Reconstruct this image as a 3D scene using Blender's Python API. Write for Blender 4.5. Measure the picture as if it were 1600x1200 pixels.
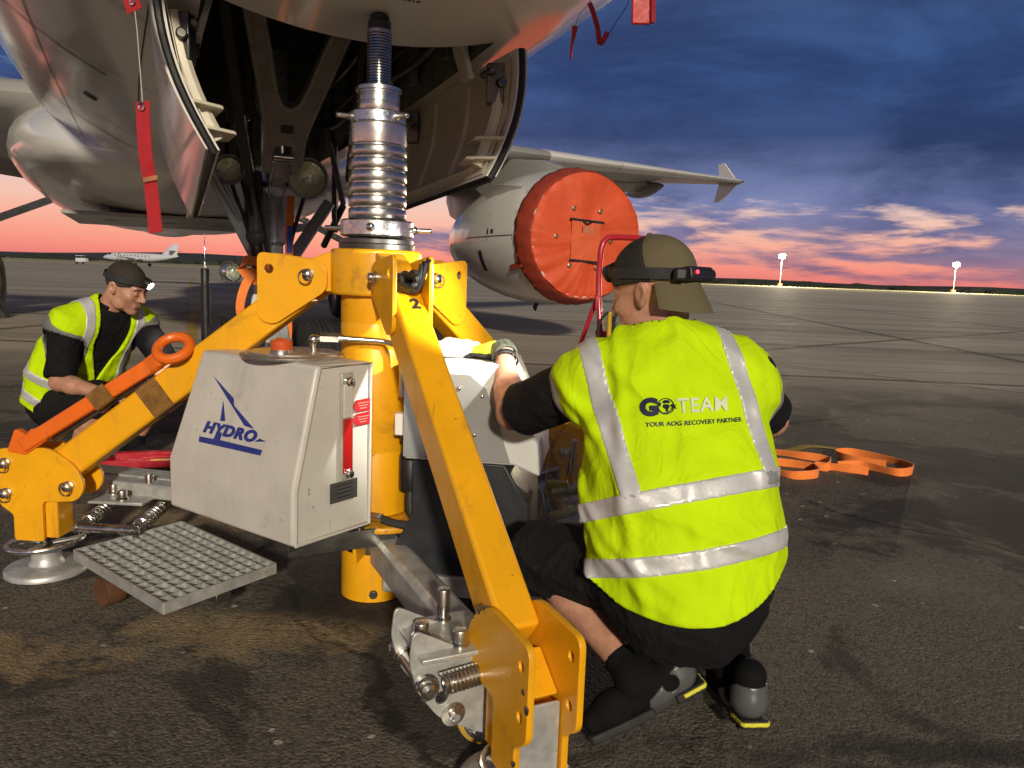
import bpy, bmesh, math, random
import numpy as np
from mathutils import Vector, Matrix
for o in list(bpy.data.objects): bpy.data.objects.remove(o, do_unlink=True)
sc = bpy.context.scene
COL = sc.collection
rad = math.radians
random.seed(7); np.random.seed(7)

# ------------------------------------------------------------------ camera
cd = bpy.data.cameras.new('camera'); cam = bpy.data.objects.new('camera', cd); COL.objects.link(cam)
cd.sensor_width = 36.0; cd.lens = 36.0*1204/1600; cd.clip_start = 0.05; cd.clip_end = 9000
cam.matrix_world = Matrix.Translation((0, 0, 1.1)) @ Matrix.Rotation(rad(90-8.04), 4, 'X') @ Matrix.Rotation(rad(2.1), 4, 'Z')
sc.camera = cam
sc.render.resolution_x = 1024; sc.render.resolution_y = 768

# ------------------------------------------------------------------ node helpers
def nd(nt, typ, **kw):
    n = nt.nodes.new(typ)
    for k, v in kw.items():
        if k == 'ins':
            for kk, vv in v.items():
                if isinstance(vv, bpy.types.NodeSocket): nt.links.new(vv, n.inputs[kk])
                else: n.inputs[kk].default_value = vv
        else: setattr(n, k, v)
    return n
def mth(nt, op, a, b=None, c=None, clamp=False):
    n = nt.nodes.new('ShaderNodeMath'); n.operation = op; n.use_clamp = clamp
    for i, x in enumerate((a, b, c)):
        if x is None: continue
        if isinstance(x, bpy.types.NodeSocket): nt.links.new(x, n.inputs[i])
        else: n.inputs[i].default_value = x
    return n.outputs[0]
def mixc(nt, f, a, b, mode='MIX'):
    n = nt.nodes.new('ShaderNodeMix'); n.data_type = 'RGBA'; n.blend_type = mode
    for s, x in ((n.inputs[0], f), (n.inputs[6], a), (n.inputs[7], b)):
        if isinstance(x, bpy.types.NodeSocket): nt.links.new(x, s)
        else: s.default_value = x if not isinstance(x, tuple) or len(x) == 4 else (*x, 1)
    return n.outputs[2]
def ramp(nt, f, stops, interp='LINEAR'):
    n = nt.nodes.new('ShaderNodeValToRGB'); cr = n.color_ramp; cr.interpolation = interp
    while len(cr.elements) < len(stops): cr.elements.new(0.5)
    for e, (p, c) in zip(cr.elements, stops):
        e.position = p; e.color = (*c, 1) if isinstance(c, tuple) else (c, c, c, 1)
    nt.links.new(f, n.inputs[0]); return n.outputs[0]
def sstep(nt, x, lo, hi, a=0.0, b=1.0):
    n = nt.nodes.new('ShaderNodeMapRange'); n.interpolation_type = 'SMOOTHSTEP'
    nt.links.new(x, n.inputs[0])
    for i, v in ((1, lo), (2, hi), (3, a), (4, b)):
        if isinstance(v, bpy.types.NodeSocket): nt.links.new(v, n.inputs[i])
        else: n.inputs[i].default_value = v
    return n.outputs[0]
def noise(nt, vec, scale, detail=4, rough=.55, dist=0.0, w=None):
    n = nt.nodes.new('ShaderNodeTexNoise')
    n.inputs['Scale'].default_value = scale; n.inputs['Detail'].default_value = detail
    n.inputs['Roughness'].default_value = rough; n.inputs['Distortion'].default_value = dist
    if vec is not None: nt.links.new(vec, n.inputs['Vector'])
    return n.outputs[0]

# ------------------------------------------------------------------ world: dusk sky after sunset with cloud bank
W = bpy.data.worlds.new('World'); sc.world = W; W.use_nodes = True
nt = W.node_tree; nt.nodes.clear()
tc = nd(nt, 'ShaderNodeTexCoord').outputs['Generated']
sx = nd(nt, 'ShaderNodeSeparateXYZ', ins={0: tc})
el = mth(nt, 'MULTIPLY', mth(nt, 'ARCSINE', sx.outputs[2]), 57.2958)       # elevation, degrees
az = mth(nt, 'MULTIPLY', mth(nt, 'ARCTAN2', sx.outputs[0], sx.outputs[1]), 57.2958)
uv = nd(nt, 'ShaderNodeCombineXYZ', ins={0: mth(nt, 'MULTIPLY', az, .045), 1: mth(nt, 'MULTIPLY', el, .26), 2: 1.7}).outputs[0]
uvb = nd(nt, 'ShaderNodeCombineXYZ', ins={0: mth(nt, 'MULTIPLY', az, .03), 1: mth(nt, 'MULTIPLY', el, .09), 2: 5.2}).outputs[0]
e01 = mth(nt, 'DIVIDE', el, 40.0, clamp=True)
clear = ramp(nt, e01, [(0.0, (.72, .19, .18)), (.02, (.90, .26, .21)), (.05, (.94, .37, .27)), (.10, (.90, .54, .43)),
                       (.15, (.78, .60, .58)), (.22, (.33, .42, .66)), (.36, (.11, .21, .46)), (.62, (.05, .085, .17)), (1.0, (.035, .05, .09))])
n1 = noise(nt, uv, 2.3, 7, .58, .25)
n2 = noise(nt, uvb, 2.2, 6, .6, .3)
n3 = noise(nt, uv, 9.0, 5, .6, .4)
# cover: streaks low down, a closed bank above about 7 degrees, thinner towards the left
cov = mth(nt, 'ADD', mth(nt, 'MULTIPLY', n1, 1.0), mth(nt, 'MULTIPLY', n3, .18))
bias = ramp(nt, e01, [(0.0, .40), (.03, .46), (.06, .52), (.11, .47), (.15, .58), (.19, .80), (.26, .86), (1.0, .80)])
azb = sstep(nt, az, -34.0, 12.0, -.26, .02)
cm = mth(nt, 'ADD', mth(nt, 'ADD', cov, bias), azb)
cmask = sstep(nt, cm, .985, 1.16)
cdark = ramp(nt, e01, [(0.0, (.22, .10, .16)), (.04, (.12, .11, .22)), (.12, (.085, .115, .27)), (.22, (.021, .040, .118)), (.34, (.022, .050, .155)), (.6, (.028, .045, .105)), (1.0, (.03, .04, .07))])
clite = ramp(nt, e01, [(0.0, (.5, .16, .17)), (.06, (.30, .22, .34)), (.14, (.20, .24, .45)), (.25, (.040, .075, .20)), (.36, (.042, .098, .27)), (.6, (.05, .075, .16)), (1.0, (.05, .06, .09))])
ccol = mixc(nt, sstep(nt, n2, .36, .66), cdark, clite)
ccol = mixc(nt, sstep(nt, n3, .4, .75, 0, .16), ccol, clite)
skyc = mixc(nt, cmask, clear, ccol)
nish = nd(nt, 'ShaderNodeTexSky', sky_type='NISHITA', sun_disc=False, sun_elevation=rad(0.5), sun_rotation=rad(-12))
skyc = mixc(nt, 1.0, skyc, mixc(nt, 1.0, nish.outputs[0], (.004, .004, .004, 1), 'MULTIPLY'), 'ADD')
bg = nd(nt, 'ShaderNodeBackground', ins={0: skyc, 1: 1.0})
nd(nt, 'ShaderNodeOutputWorld', ins={0: bg.outputs[0]})

# ------------------------------------------------------------------ key: apron floodlighting from behind the camera
sl = bpy.data.lights.new('sun', 'SUN'); sl.energy = 3.3; sl.angle = rad(3.5); sl.color = (1.0, .89, .70)
sun = bpy.data.objects.new('sun', sl); COL.objects.link(sun)
SUN_AZ, SUN_EL = rad(10), rad(19)     # direction the light comes FROM: behind the camera, a little to the right
sd = Vector((math.sin(SUN_AZ)*math.cos(SUN_EL), -math.cos(SUN_AZ)*math.cos(SUN_EL), math.sin(SUN_EL)))
sun.rotation_euler = sd.to_track_quat('Z', 'Y').to_euler()
vs = sc.view_settings; vs.view_transform = 'Standard'; vs.look = 'None'; vs.exposure = 0.0; vs.gamma = 1.0

# ------------------------------------------------------------------ mesh helpers
def V(*a): return Vector(a)
class MB:
    def __init__(s): s.v = []; s.f = []
    def add(s, vs, fs):
        b = len(s.v); s.v += [tuple(x) for x in vs]; s.f += [tuple(b+i for i in f) for f in fs]; return s
    def hexa(s, p):      # 8 points: bottom 4 ccw, top 4 ccw
        return s.add(p, [(3, 2, 1, 0), (4, 5, 6, 7), (0, 1, 5, 4), (1, 2, 6, 5), (2, 3, 7, 6), (3, 0, 4, 7)])
    def box(s, c, d, R=None):
        c = Vector(c); p = []
        for z in (-.5, .5):
            for x, y in ((-.5, -.5), (.5, -.5), (.5, .5), (-.5, .5)):
                q = Vector((x*d[0], y*d[1], z*d[2])); p.append(c+(R @ q if R else q))
        return s.hexa(p)
    def beam(s, a, b, w, h, up=(0, 0, 1), w2=None, h2=None):
        a = Vector(a); b = Vector(b); d = (b-a).normalized(); sd_ = d.cross(Vector(up)).normalized(); u = sd_.cross(d)
        w2 = w2 or w; h2 = h2 or h
        r = lambda o, w, h: [o-sd_*w/2-u*h/2, o+sd_*w/2-u*h/2, o+sd_*w/2+u*h/2, o-sd_*w/2+u*h/2]
        return s.hexa(r(a, w, h)+r(b, w2, h2))
    def cyl(s, a, b, r0, r1=None, n=20):
        a = Vector(a); b = Vector(b); r1 = r0 if r1 is None else r1
        d = (b-a).normalized(); x = d.orthogonal().normalized(); y = d.cross(x)
        vs = [o+(x*math.cos(t)+y*math.sin(t))*r for o, r in ((a, r0), (b, r1)) for t in [2*math.pi*i/n for i in range(n)]]
        fs = [(i, (i+1) % n, n+(i+1) % n, n+i) for i in range(n)]+[tuple(range(n-1, -1, -1)), tuple(range(n, 2*n))]
        return s.add(vs, fs)
    def tube(s, pts, r, n=10, closed=False, caps=True):
        pts = [Vector(p) for p in pts]; m = len(pts); rs = r if isinstance(r, (list, tuple)) else [r]*m
        vs = []; x = None
        for i, p in enumerate(pts):
            d = (pts[(i+1) % m]-pts[i-1]) if (closed or 0 < i < m-1) else (pts[1]-pts[0] if i == 0 else pts[-1]-pts[-2])
            d.normalize()
            if x is None: x = d.orthogonal().normalized()
            x = (x-d*x.dot(d)).normalized(); y = d.cross(x)
            vs += [p+(x*math.cos(t)+y*math.sin(t))*rs[i] for t in [2*math.pi*k/n for k in range(n)]]
        fs = []
        for i in range(m if closed else m-1):
            j = (i+1) % m
            fs += [(i*n+k, i*n+(k+1) % n, j*n+(k+1) % n, j*n+k) for k in range(n)]
        if caps and not closed: fs += [tuple(range(n-1, -1, -1)), tuple((m-1)*n+k for k in range(n))]
        return s.add(vs, fs)
    def lathe(s, prof, o, ax=(0, 0, 1), n=32, x=None, cap=True):
        o = Vector(o); ax = Vector(ax).normalized(); x = (Vector(x) if x else ax.orthogonal()).normalized(); y = ax.cross(x)
        vs = [o+ax*h+(x*math.cos(t)+y*math.sin(t))*r for r, h in prof for t in [2*math.pi*k/n for k in range(n)]]
        fs = [(i*n+k, i*n+(k+1) % n, (i+1)*n+(k+1) % n, (i+1)*n+k) for i in range(len(prof)-1) for k in range(n)]
        if cap: fs += [tuple(range(n-1, -1, -1)), tuple((len(prof)-1)*n+k for k in range(n))]
        return s.add(vs, fs)
    def torus(s, c, ax, R, r, n=32, m=10, a0=0, a1=2*math.pi):
        c = Vector(c); ax = Vector(ax).normalized(); x = ax.orthogonal().normalized(); y = ax.cross(x); full = abs(a1-a0-2*math.pi) < 1e-6
        k = n if full else n+1
        return s.tube([c+(x*math.cos(t)+y*math.sin(t))*R for t in [a0+(a1-a0)*i/n for i in range(k)]], r, m, closed=full)
    def spring(s, a, b, R, r, turns, m=7):
        a = Vector(a); b = Vector(b); d = (b-a); x = d.normalized().orthogonal().normalized(); y = d.normalized().cross(x); k = int(turns*14)
        return s.tube([a+d*i/k+(x*math.cos(2*math.pi*turns*i/k)+y*math.sin(2*math.pi*turns*i/k))*R for i in range(k+1)], r, m)
    def loft(s, rings, closed=True, cap=True):
        n = len(rings[0]); m = len(rings); vs = [p for r in rings for p in r]
        fs = [(i*n+k, i*n+(k+1) % n, (i+1)*n+(k+1) % n, (i+1)*n+k) for i in range(m-1) for k in range(n if closed else n-1)]
        if cap and closed: fs += [tuple(range(n-1, -1, -1)), tuple((m-1)*n+k for k in range(n))]
        return s.add(vs, fs)
    def prism(s, poly, o, ex, ey, th):       # extruded polygon centred on its plane
        o = Vector(o); ex = Vector(ex); ey = Vector(ey); ez = ex.cross(ey).normalized(); n = len(poly)
        vs = [o+ex*a+ey*b+ez*k*th/2 for k in (-1, 1) for a, b in poly]
        fs = [tuple(range(n-1, -1, -1)), tuple(range(n, 2*n))]+[(i, (i+1) % n, n+(i+1) % n, n+i) for i in range(n)]
        return s.add(vs, fs)
    def sphere(s, c, r, n=16, m=10, R=None):
        c = Vector(c); r = r if isinstance(r, tuple) else (r, r, r); rings = []
        for i in range(m+1):
            t = math.pi*min(max(i/m, .004), .996)
            rg = []
            for k in range(n):
                f = 2*math.pi*k/n; q = Vector((r[0]*math.sin(t)*math.cos(f), r[1]*math.sin(t)*math.sin(f), -r[2]*math.cos(t)))
                rg.append(c+(R @ q if R else q))
            rings.append(rg)
        return s.loft(rings)
    def ribbon(s, pts, wd, w, th=.003):      # strap: centre line, width direction(s)
        pts = [Vector(p) for p in pts]; wd = [Vector(q).normalized() for q in wd] if isinstance(wd, list) else [Vector(wd).normalized()]*len(pts)
        rings = []
        for i, p in enumerate(pts):
            d = (pts[min(i+1, len(pts)-1)]-pts[max(i-1, 0)]).normalized(); b = (wd[i]-d*wd[i].dot(d)).normalized(); nn = d.cross(b)
            rings.append([p-b*w/2-nn*th/2, p+b*w/2-nn*th/2, p+b*w/2+nn*th/2, p-b*w/2+nn*th/2])
        return s.loft(rings)
    def xf(s, fn): s.v = [tuple(fn(*p)) for p in s.v]; return s
def crv(pts, k=8):         # Catmull-Rom through points
    P = [Vector(p) for p in pts]; out = []
    for i in range(len(P)-1):
        a, b, c, d = P[max(i-1, 0)], P[i], P[i+1], P[min(i+2, len(P)-1)]
        for j in range(k):
            t = j/k; out.append(.5*((2*b)+(c-a)*t+(2*a-5*b+4*c-d)*t*t+(3*b-a-3*c+d)*t**3))
    out.append(P[-1]); return out
def tag(o, label=None, cat=None, group=None, kind=None):
    for k, v in (('label', label), ('category', cat), ('group', group), ('kind', kind)):
        if v: o[k] = v
    return o
def empty(name, loc, label, cat, group=None):
    o = bpy.data.objects.new(name, None); COL.objects.link(o); o.location = loc; o.empty_display_size = .1
    return tag(o, label, cat, group)
def wloc(o):
    return Vector((0, 0, 0)) if o is None else (wloc(o.parent)+o.location)
def link(name, me, mat, parent=None, smooth=35, bevel=0, seg=2, label=None):
    o = bpy.data.objects.new(name, me); COL.objects.link(o)
    if mat: me.materials.append(mat)
    if parent: o.parent = parent; o.location = -wloc(parent)
    if smooth:
        me.polygons.foreach_set('use_smooth', [True]*len(me.polygons))
        if smooth < 180: me.set_sharp_from_angle(angle=rad(smooth))
    if bevel:
        b = o.modifiers.new('bevel', 'BEVEL'); b.width = bevel; b.segments = seg; b.limit_method = 'ANGLE'; b.angle_limit = rad(30); b.harden_normals = False
    if label: o['label'] = label
    return o
def mk(name, mb, mat, parent=None, smooth=35, bevel=0, seg=2, label=None, fixn=True):
    me = bpy.data.meshes.new(name); me.from_pydata(mb.v, [], mb.f)
    if fixn:
        bm = bmesh.new(); bm.from_mesh(me); bmesh.ops.recalc_face_normals(bm, faces=bm.faces); bm.to_mesh(me); bm.free()
    me.update()
    return link(name, me, mat, parent, smooth, bevel, seg, label)
def curve_mesh(outlines, th, bev=0.0):   # flat outlines (first = outer, others = holes) -> solid mesh in local xy, centred in z
    cu = bpy.data.curves.new('tmp', 'CURVE'); cu.dimensions = '2D'; cu.fill_mode = 'BOTH'; cu.extrude = max(th/2-bev, 1e-4); cu.bevel_depth = bev; cu.bevel_resolution = 1
    for ol in outlines:
        sp = cu.splines.new('POLY'); sp.points.add(len(ol)-1); sp.use_cyclic_u = True
        for q, (x, y) in zip(sp.points, ol): q.co = (x, y, 0, 1)
    o = bpy.data.objects.new('tmp', cu); COL.objects.link(o)
    me = bpy.data.meshes.new_from_object(o.evaluated_get(bpy.context.evaluated_depsgraph_get()))
    bpy.data.objects.remove(o); bpy.data.curves.remove(cu); return me
def circ(x, y, r, n=18): return [(x+r*math.cos(2*math.pi*i/n), y+r*math.sin(2*math.pi*i/n)) for i in range(n)]
def rnd(poly, r, k=5):     # round polygon corners
    out = []; n = len(poly)
    for i in range(n):
        a, b, c = Vector(poly[i-1]), Vector(poly[i]), Vector(poly[(i+1) % n])
        ri = r[i] if isinstance(r, (list, tuple)) else r
        d1 = (a-b); d2 = (c-b); l = min(ri, d1.length*.48, d2.length*.48)
        p, q = b+d1.normalized()*l, b+d2.normalized()*l
        for j in range(k+1):
            t = j/k; out.append(tuple((1-t)**2*p+2*t*(1-t)*b+t*t*q))
    return out
def plate(name, outlines, th, o, ex, ey, mat, parent, bev=.002, label=None):
    me = curve_mesh(outlines, th, bev); o = Vector(o); ex = Vector(ex).normalized(); ey = Vector(ey).normalized(); ez = ex.cross(ey)
    M = Matrix(((ex.x, ey.x, ez.x, o.x), (ex.y, ey.y, ez.y, o.y), (ex.z, ey.z, ez.z, o.z), (0, 0, 0, 1))); me.transform(M)
    return link(name, me, mat, parent, 30, label=label)
def text_mesh(s, size, shear=0, bold=0.0, ext=.0004, align='LEFT', space=1.0):
    cu = bpy.data.curves.new('tmp', 'FONT'); cu.body = s; cu.size = size; cu.shear = shear; cu.offset = bold; cu.extrude = ext; cu.align_x = align; cu.space_character = space
    cu.resolution_u = 4
    o = bpy.data.objects.new('tmp', cu); COL.objects.link(o)
    me = bpy.data.meshes.new_from_object(o.evaluated_get(bpy.context.evaluated_depsgraph_get()))
    bpy.data.objects.remove(o); bpy.data.curves.remove(cu); return me

# ------------------------------------------------------------------ materials
MATS = {}
def M(name, base, rough=.5, metal=0, var=.12, vscale=6, bump=0, bscale=120, coat=0, dirt=None, rvar=.12, spec=.5, alpha=None, emit=None, sheen=0, sss=0, trans=0, crease=None):
    if name in MATS: return MATS[name]
    m = bpy.data.materials.new(name); m.use_nodes = True; t = m.node_tree; t.nodes.clear(); MATS[name] = m
    tcn = nd(t, 'ShaderNodeTexCoord').outputs['Object']
    n = noise(t, tcn, vscale, 6, .6)
    lo = tuple(c*(1-var) for c in base); hi = tuple(min(c*(1+var), 1) for c in base)
    c = ramp(t, n, [(.3, lo), (.7, hi)])
    b = nd(t, 'ShaderNodeBsdfPrincipled')
    if dirt:      # (colour, amount, scale)
        dn = noise(t, tcn, dirt[2], 8, .68, .6)
        k = sstep(t, dn, .72-dirt[1]*.45, .80-dirt[1]*.2, 0, .85)
        c = mixc(t, k, c, dirt[0])
    t.links.new(c, b.inputs['Base Color'])
    r = ramp(t, noise(t, tcn, vscale*2.7, 5, .6), [(.3, max(rough-rvar, .02)), (.7, min(rough+rvar, 1))])
    t.links.new(r, b.inputs['Roughness'])
    b.inputs['Metallic'].default_value = metal; b.inputs['Coat Weight'].default_value = coat; b.inputs['Coat Roughness'].default_value = .08
    b.inputs['Specular IOR Level'].default_value = spec
    if sheen: b.inputs['Sheen Weight'].default_value = sheen
    if sss: b.inputs['Subsurface Weight'].default_value = sss; b.inputs['Subsurface Radius'].default_value = (.012, .005, .003); b.inputs['Subsurface Scale'].default_value = 1.0
    if trans: b.inputs['Transmission Weight'].default_value = trans
    if alpha is not None: b.inputs['Alpha'].default_value = alpha
    if emit: b.inputs['Emission Color'].default_value = (*emit[0], 1); b.inputs['Emission Strength'].default_value = emit[1]
    if bump:
        bn = nd(t, 'ShaderNodeBump', ins={'Strength': min(bump, 1), 'Distance': .004*max(bump, 1), 'Height': noise(t, tcn, bscale, 6, .6)})
        t.links.new(bn.outputs[0], b.inputs['Normal'])
    if crease:     # (scale, depth in metres, stretch): soft cloth creases
        mp = nd(t, 'ShaderNodeMapping', ins={'Vector': tcn, 'Scale': crease[2], 'Rotation': (.5, .2, .6)}).outputs[0]
        n1_ = noise(t, mp, crease[0], 3, .45, 1.1); n2_ = noise(t, mp, crease[0]*2.3, 3, .5, 1.4)
        rdg = lambda s_: mth(t, 'POWER', mth(t, 'SUBTRACT', 1.0, mth(t, 'ABSOLUTE', mth(t, 'MULTIPLY', mth(t, 'SUBTRACT', s_, .5), 3.2)), clamp=True), 2.2)
        hh = mth(t, 'ADD', rdg(n1_), mth(t, 'MULTIPLY', rdg(n2_), .35))
        b2_ = nd(t, 'ShaderNodeBump', ins={'Strength': 1.0, 'Distance': crease[1], 'Height': hh})
        if bump: t.links.new(bn.outputs[0], b2_.inputs['Normal'])
        t.links.new(b2_.outputs[0], b.inputs['Normal'])
    nd(t, 'ShaderNodeOutputMaterial', ins={0: b.outputs[0]})
    return m
def worn_paint(name, base, rough, grime, chipc, amt=1.0, bare=None):     # paint with grime runs, rub marks, chips and scratches
    m = bpy.data.materials.new(name); m.use_nodes = True; t = m.node_tree; t.nodes.clear(); MATS[name] = m
    oc = nd(t, 'ShaderNodeTexCoord').outputs['Object']
    c = ramp(t, noise(t, oc, 7, 6, .6), [(.3, tuple(x*.90 for x in base)), (.7, tuple(min(1, x*1.05) for x in base))])
    run = noise(t, nd(t, 'ShaderNodeMapping', ins={'Vector': oc, 'Scale': (9, 9, 1.6)}).outputs[0], 1.0, 8, .7, .4)
    c = mixc(t, sstep(t, run, .50, .74, 0, .50*amt), c, grime)
    blot = noise(t, oc, 4.5, 9, .74, .8); c = mixc(t, sstep(t, blot, .56, .70, 0, .55*amt), c, grime)
    scr = noise(t, nd(t, 'ShaderNodeMapping', ins={'Vector': oc, 'Scale': (5, 5, 120), 'Rotation': (.9, .5, .3)}).outputs[0], 1.0, 3, .5)
    scr2 = noise(t, nd(t, 'ShaderNodeMapping', ins={'Vector': oc, 'Scale': (110, 6, 6), 'Rotation': (.3, .8, .2)}).outputs[0], 1.0, 3, .5)
    msk = noise(t, oc, 3.1, 4, .6)
    sc_ = mth(t, 'MULTIPLY', mth(t, 'MAXIMUM', sstep(t, scr, .70, .74), sstep(t, scr2, .70, .74)), sstep(t, msk, .48, .58))
    c = mixc(t, mth(t, 'MULTIPLY', sc_, .55*amt), c, grime)
    chip = mth(t, 'MULTIPLY', sstep(t, noise(t, oc, 52, 5, .62), .665, .685), sstep(t, noise(t, oc, 5.5, 3, .6), .50, .60))
    c = mixc(t, mth(t, 'MULTIPLY', chip, .9*amt), c, chipc)
    b = nd(t, 'ShaderNodeBsdfPrincipled'); t.links.new(c, b.inputs['Base Color'])
    t.links.new(mth(t, 'ADD', ramp(t, run, [(.3, rough-.08), (.7, rough+.14)]), mth(t, 'MULTIPLY', chip, .2)), b.inputs['Roughness'])
    b.inputs['Specular IOR Level'].default_value = .42; b.inputs['Coat Weight'].default_value = .12; b.inputs['Coat Roughness'].default_value = .2
    h = mth(t, 'SUBTRACT', mth(t, 'MULTIPLY', noise(t, oc, 90, 3, .5), .25), mth(t, 'ADD', chip, mth(t, 'MULTIPLY', sc_, .5)))
    bn = nd(t, 'ShaderNodeBump', ins={'Strength': .5, 'Distance': .0012, 'Height': h}); t.links.new(bn.outputs[0], b.inputs['Normal'])
    nd(t, 'ShaderNodeOutputMaterial', ins={0: b.outputs[0]}); return m
yel = worn_paint('yellow_paint', (.82, .385, .006), .36, (.30, .15, .02), (.05, .035, .02))
yel_dirty = M('oily_yellow_paint', (.62, .30, .01), .4, var=.3, vscale=14, dirt=((.06, .035, .015), .5, 9))
galv = M('galvanised_steel', (.48, .485, .47), .45, .5, var=.25, vscale=22, dirt=((.22, .20, .17), .2, 10))
steel = M('machined_steel', (.60, .58, .53), .27, 1, var=.12, vscale=8, rvar=.08)
steel_dk = M('dark_oiled_steel', (.16, .155, .145), .35, .9, var=.2)
chrome = M('chromed_steel', (.75, .75, .74), .12, 1, var=.05)
alu = M('brushed_aluminium', (.74, .75, .74), .3, 1, var=.08, vscale=30)
tankw = worn_paint('grey_white_tank_paint', (.55, .525, .475), .42, (.33, .295, .24), (.14, .12, .10), .85)
blackp = M('black_plastic', (.012, .012, .013), .45, var=.3)
blackr = M('black_rubber', (.018, .017, .016), .7, var=.3, bump=.1, bscale=200)
blacks = M('black_panel', (.022, .024, .028), .38, var=.2)
redp = M('red_paint', (.42, .018, .03), .3, var=.1, coat=.3)
orp = worn_paint('orange_paint', (.80, .15, .012), .35, (.30, .07, .012), (.05, .03, .02))
tape = M('brown_packing_tape', (.22, .11, .03), .16, var=.35, vscale=25, bump=.25, bscale=45, coat=.6)
webor = M('orange_webbing', (.90, .23, .035), .75, var=.10, vscale=40, bump=.35, bscale=450, sheen=.2)
webbl = M('blue_webbing_label', (.03, .06, .35), .6)
skin = M('skin', (.45, .225, .15), .48, var=.22, vscale=34, bump=.25, bscale=260, sss=.08)

# ------------------------------------------------------------------ ground
def ground_mat():
    m = bpy.data.materials.new('apron_surface'); m.use_nodes = True; t = m.node_tree; t.nodes.clear()
    oc = nd(t, 'ShaderNodeTexCoord').outputs['Object']
    s = nd(t, 'ShaderNodeSeparateXYZ', ins={0: oc}); x, y = s.outputs[0], s.outputs[1]
    big = noise(t, oc, .22, 6, .6, .4); mid = noise(t, oc, 1.3, 8, .65, .5); fine = noise(t, oc, 38, 6, .7); grit = noise(t, oc, 190, 3, .7)
    st = nd(t, 'ShaderNodeMapping', ins={'Vector': oc, 'Scale': (.05, .42, 1), 'Rotation': (0, 0, rad(7))}).outputs[0]
    streak = noise(t, st, 1.0, 8, .68, .6)
    st2 = nd(t, 'ShaderNodeMapping', ins={'Vector': oc, 'Scale': (.012, .09, 1), 'Rotation': (0, 0, rad(-3))}).outputs[0]
    streak2 = noise(t, st2, 1.0, 7, .62, .5)
    # asphalt patch near the nose stand, older pale concrete beyond
    yy = mth(t, 'ADD', y, mth(t, 'MULTIPLY', mth(t, 'SUBTRACT', big, .5), 9))
    rad_ = mth(t, 'SQRT', mth(t, 'ADD', mth(t, 'POWER', mth(t, 'DIVIDE', x, 1.35), 2.0), mth(t, 'POWER', mth(t, 'SUBTRACT', y, 1.0), 2.0)))
    k = sstep(t, mth(t, 'ADD', rad_, mth(t, 'MULTIPLY', mth(t, 'SUBTRACT', big, .5), 8)), 4.0, 11.0)
    asp = ramp(t, mid, [(.25, (.060, .051, .040)), (.5, (.105, .090, .070)), (.75, (.165, .140, .107))])
    asp = mixc(t, sstep(t, fine, .35, .75, 0, .55), asp, (.15, .133, .108), 'MIX')
    vo = nd(t, 'ShaderNodeTexVoronoi', ins={'Vector': oc, 'Scale': 115.0}); vo2 = nd(t, 'ShaderNodeTexVoronoi', ins={'Vector': oc, 'Scale': 33.0})
    cell = nd(t, 'ShaderNodeSeparateColor', ins={0: vo.outputs['Color']}).outputs[0]; cell2 = nd(t, 'ShaderNodeSeparateColor', ins={0: vo2.outputs['Color']}).outputs[0]
    asp = mixc(t, sstep(t, cell, .45, 1.0, 0, .42), asp, (.20, .178, .145))
    asp = mixc(t, sstep(t, cell, .0, .4, .55, 0), asp, (.020, .018, .016))
    asp = mixc(t, mth(t, 'MULTIPLY', sstep(t, cell2, .985, .99), sstep(t, vo2.outputs['Distance'], .25, .45, 1, 0)), asp, (.42, .38, .31))
    pat = noise(t, oc, .62, 7, .66, .8)
    asp = mixc(t, sstep(t, pat, .485, .525, 0, .72), asp, (.027, .025, .023))
    asp = mixc(t, sstep(t, noise(t, oc, .9, 9, .72, 1.2), .56, .66, 0, .62), asp, (.21, .178, .13))
    wv = nd(t, 'ShaderNodeVectorMath', operation='ADD', ins={0: oc, 1: nd(t, 'ShaderNodeVectorMath', operation='SCALE', ins={0: nd(t, 'ShaderNodeTexNoise', ins={'Vector': oc, 'Scale': 2.2, 'Detail': 6.0}).outputs['Color'], 'Scale': .55}).outputs[0]}).outputs[0]
    ed_ = nd(t, 'ShaderNodeTexVoronoi', feature='DISTANCE_TO_EDGE', ins={'Vector': wv, 'Scale': .42}).outputs['Distance']
    crk = mth(t, 'MULTIPLY', sstep(t, ed_, .003, .012, 1, 0), sstep(t, pat, .44, .52))
    asp = mixc(t, mth(t, 'MULTIPLY', crk, .85), asp, (.012, .011, .010))
    con = ramp(t, streak, [(.28, (.17, .146, .116)), (.45, (.34, .294, .235)), (.62, (.46, .40, .318)), (.8, (.54, .475, .38))])
    con = mixc(t, sstep(t, streak2, .52, .66, 0, .75), con, (.19, .169, .145))
    con = mixc(t, sstep(t, fine, .3, .7, .0, .25), con, (.27, .243, .205))
    c = mixc(t, k, asp, con)
    # sandy deposit around the jack, with a shape of its own
    def blob(cx, cy, rx, ry, lo, hi):
        dx = mth(t, 'DIVIDE', mth(t, 'SUBTRACT', x, cx), rx); dy = mth(t, 'DIVIDE', mth(t, 'SUBTRACT', y, cy), ry)
        r = mth(t, 'SQRT', mth(t, 'ADD', mth(t, 'MULTIPLY', dx, dx), mth(t, 'MULTIPLY', dy, dy)))
        r = mth(t, 'ADD', r, mth(t, 'MULTIPLY', mth(t, 'SUBTRACT', noise(t, oc, 4.5, 7, .7, .6), .5), 2.6))
        r = mth(t, 'ADD', r, mth(t, 'MULTIPLY', mth(t, 'SUBTRACT', fine, .5), 1.5))
        return sstep(t, r, lo, hi, 1, 0)
    sand = mth(t, 'MAXIMUM', blob(-1.55, 2.02, .62, .16, .5, .95), mth(t, 'MAXIMUM', blob(-.72, 2.22, .55, .16, .5, .95), blob(-1.5, 3.3, .7, .25, .4, 1.1)))
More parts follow.
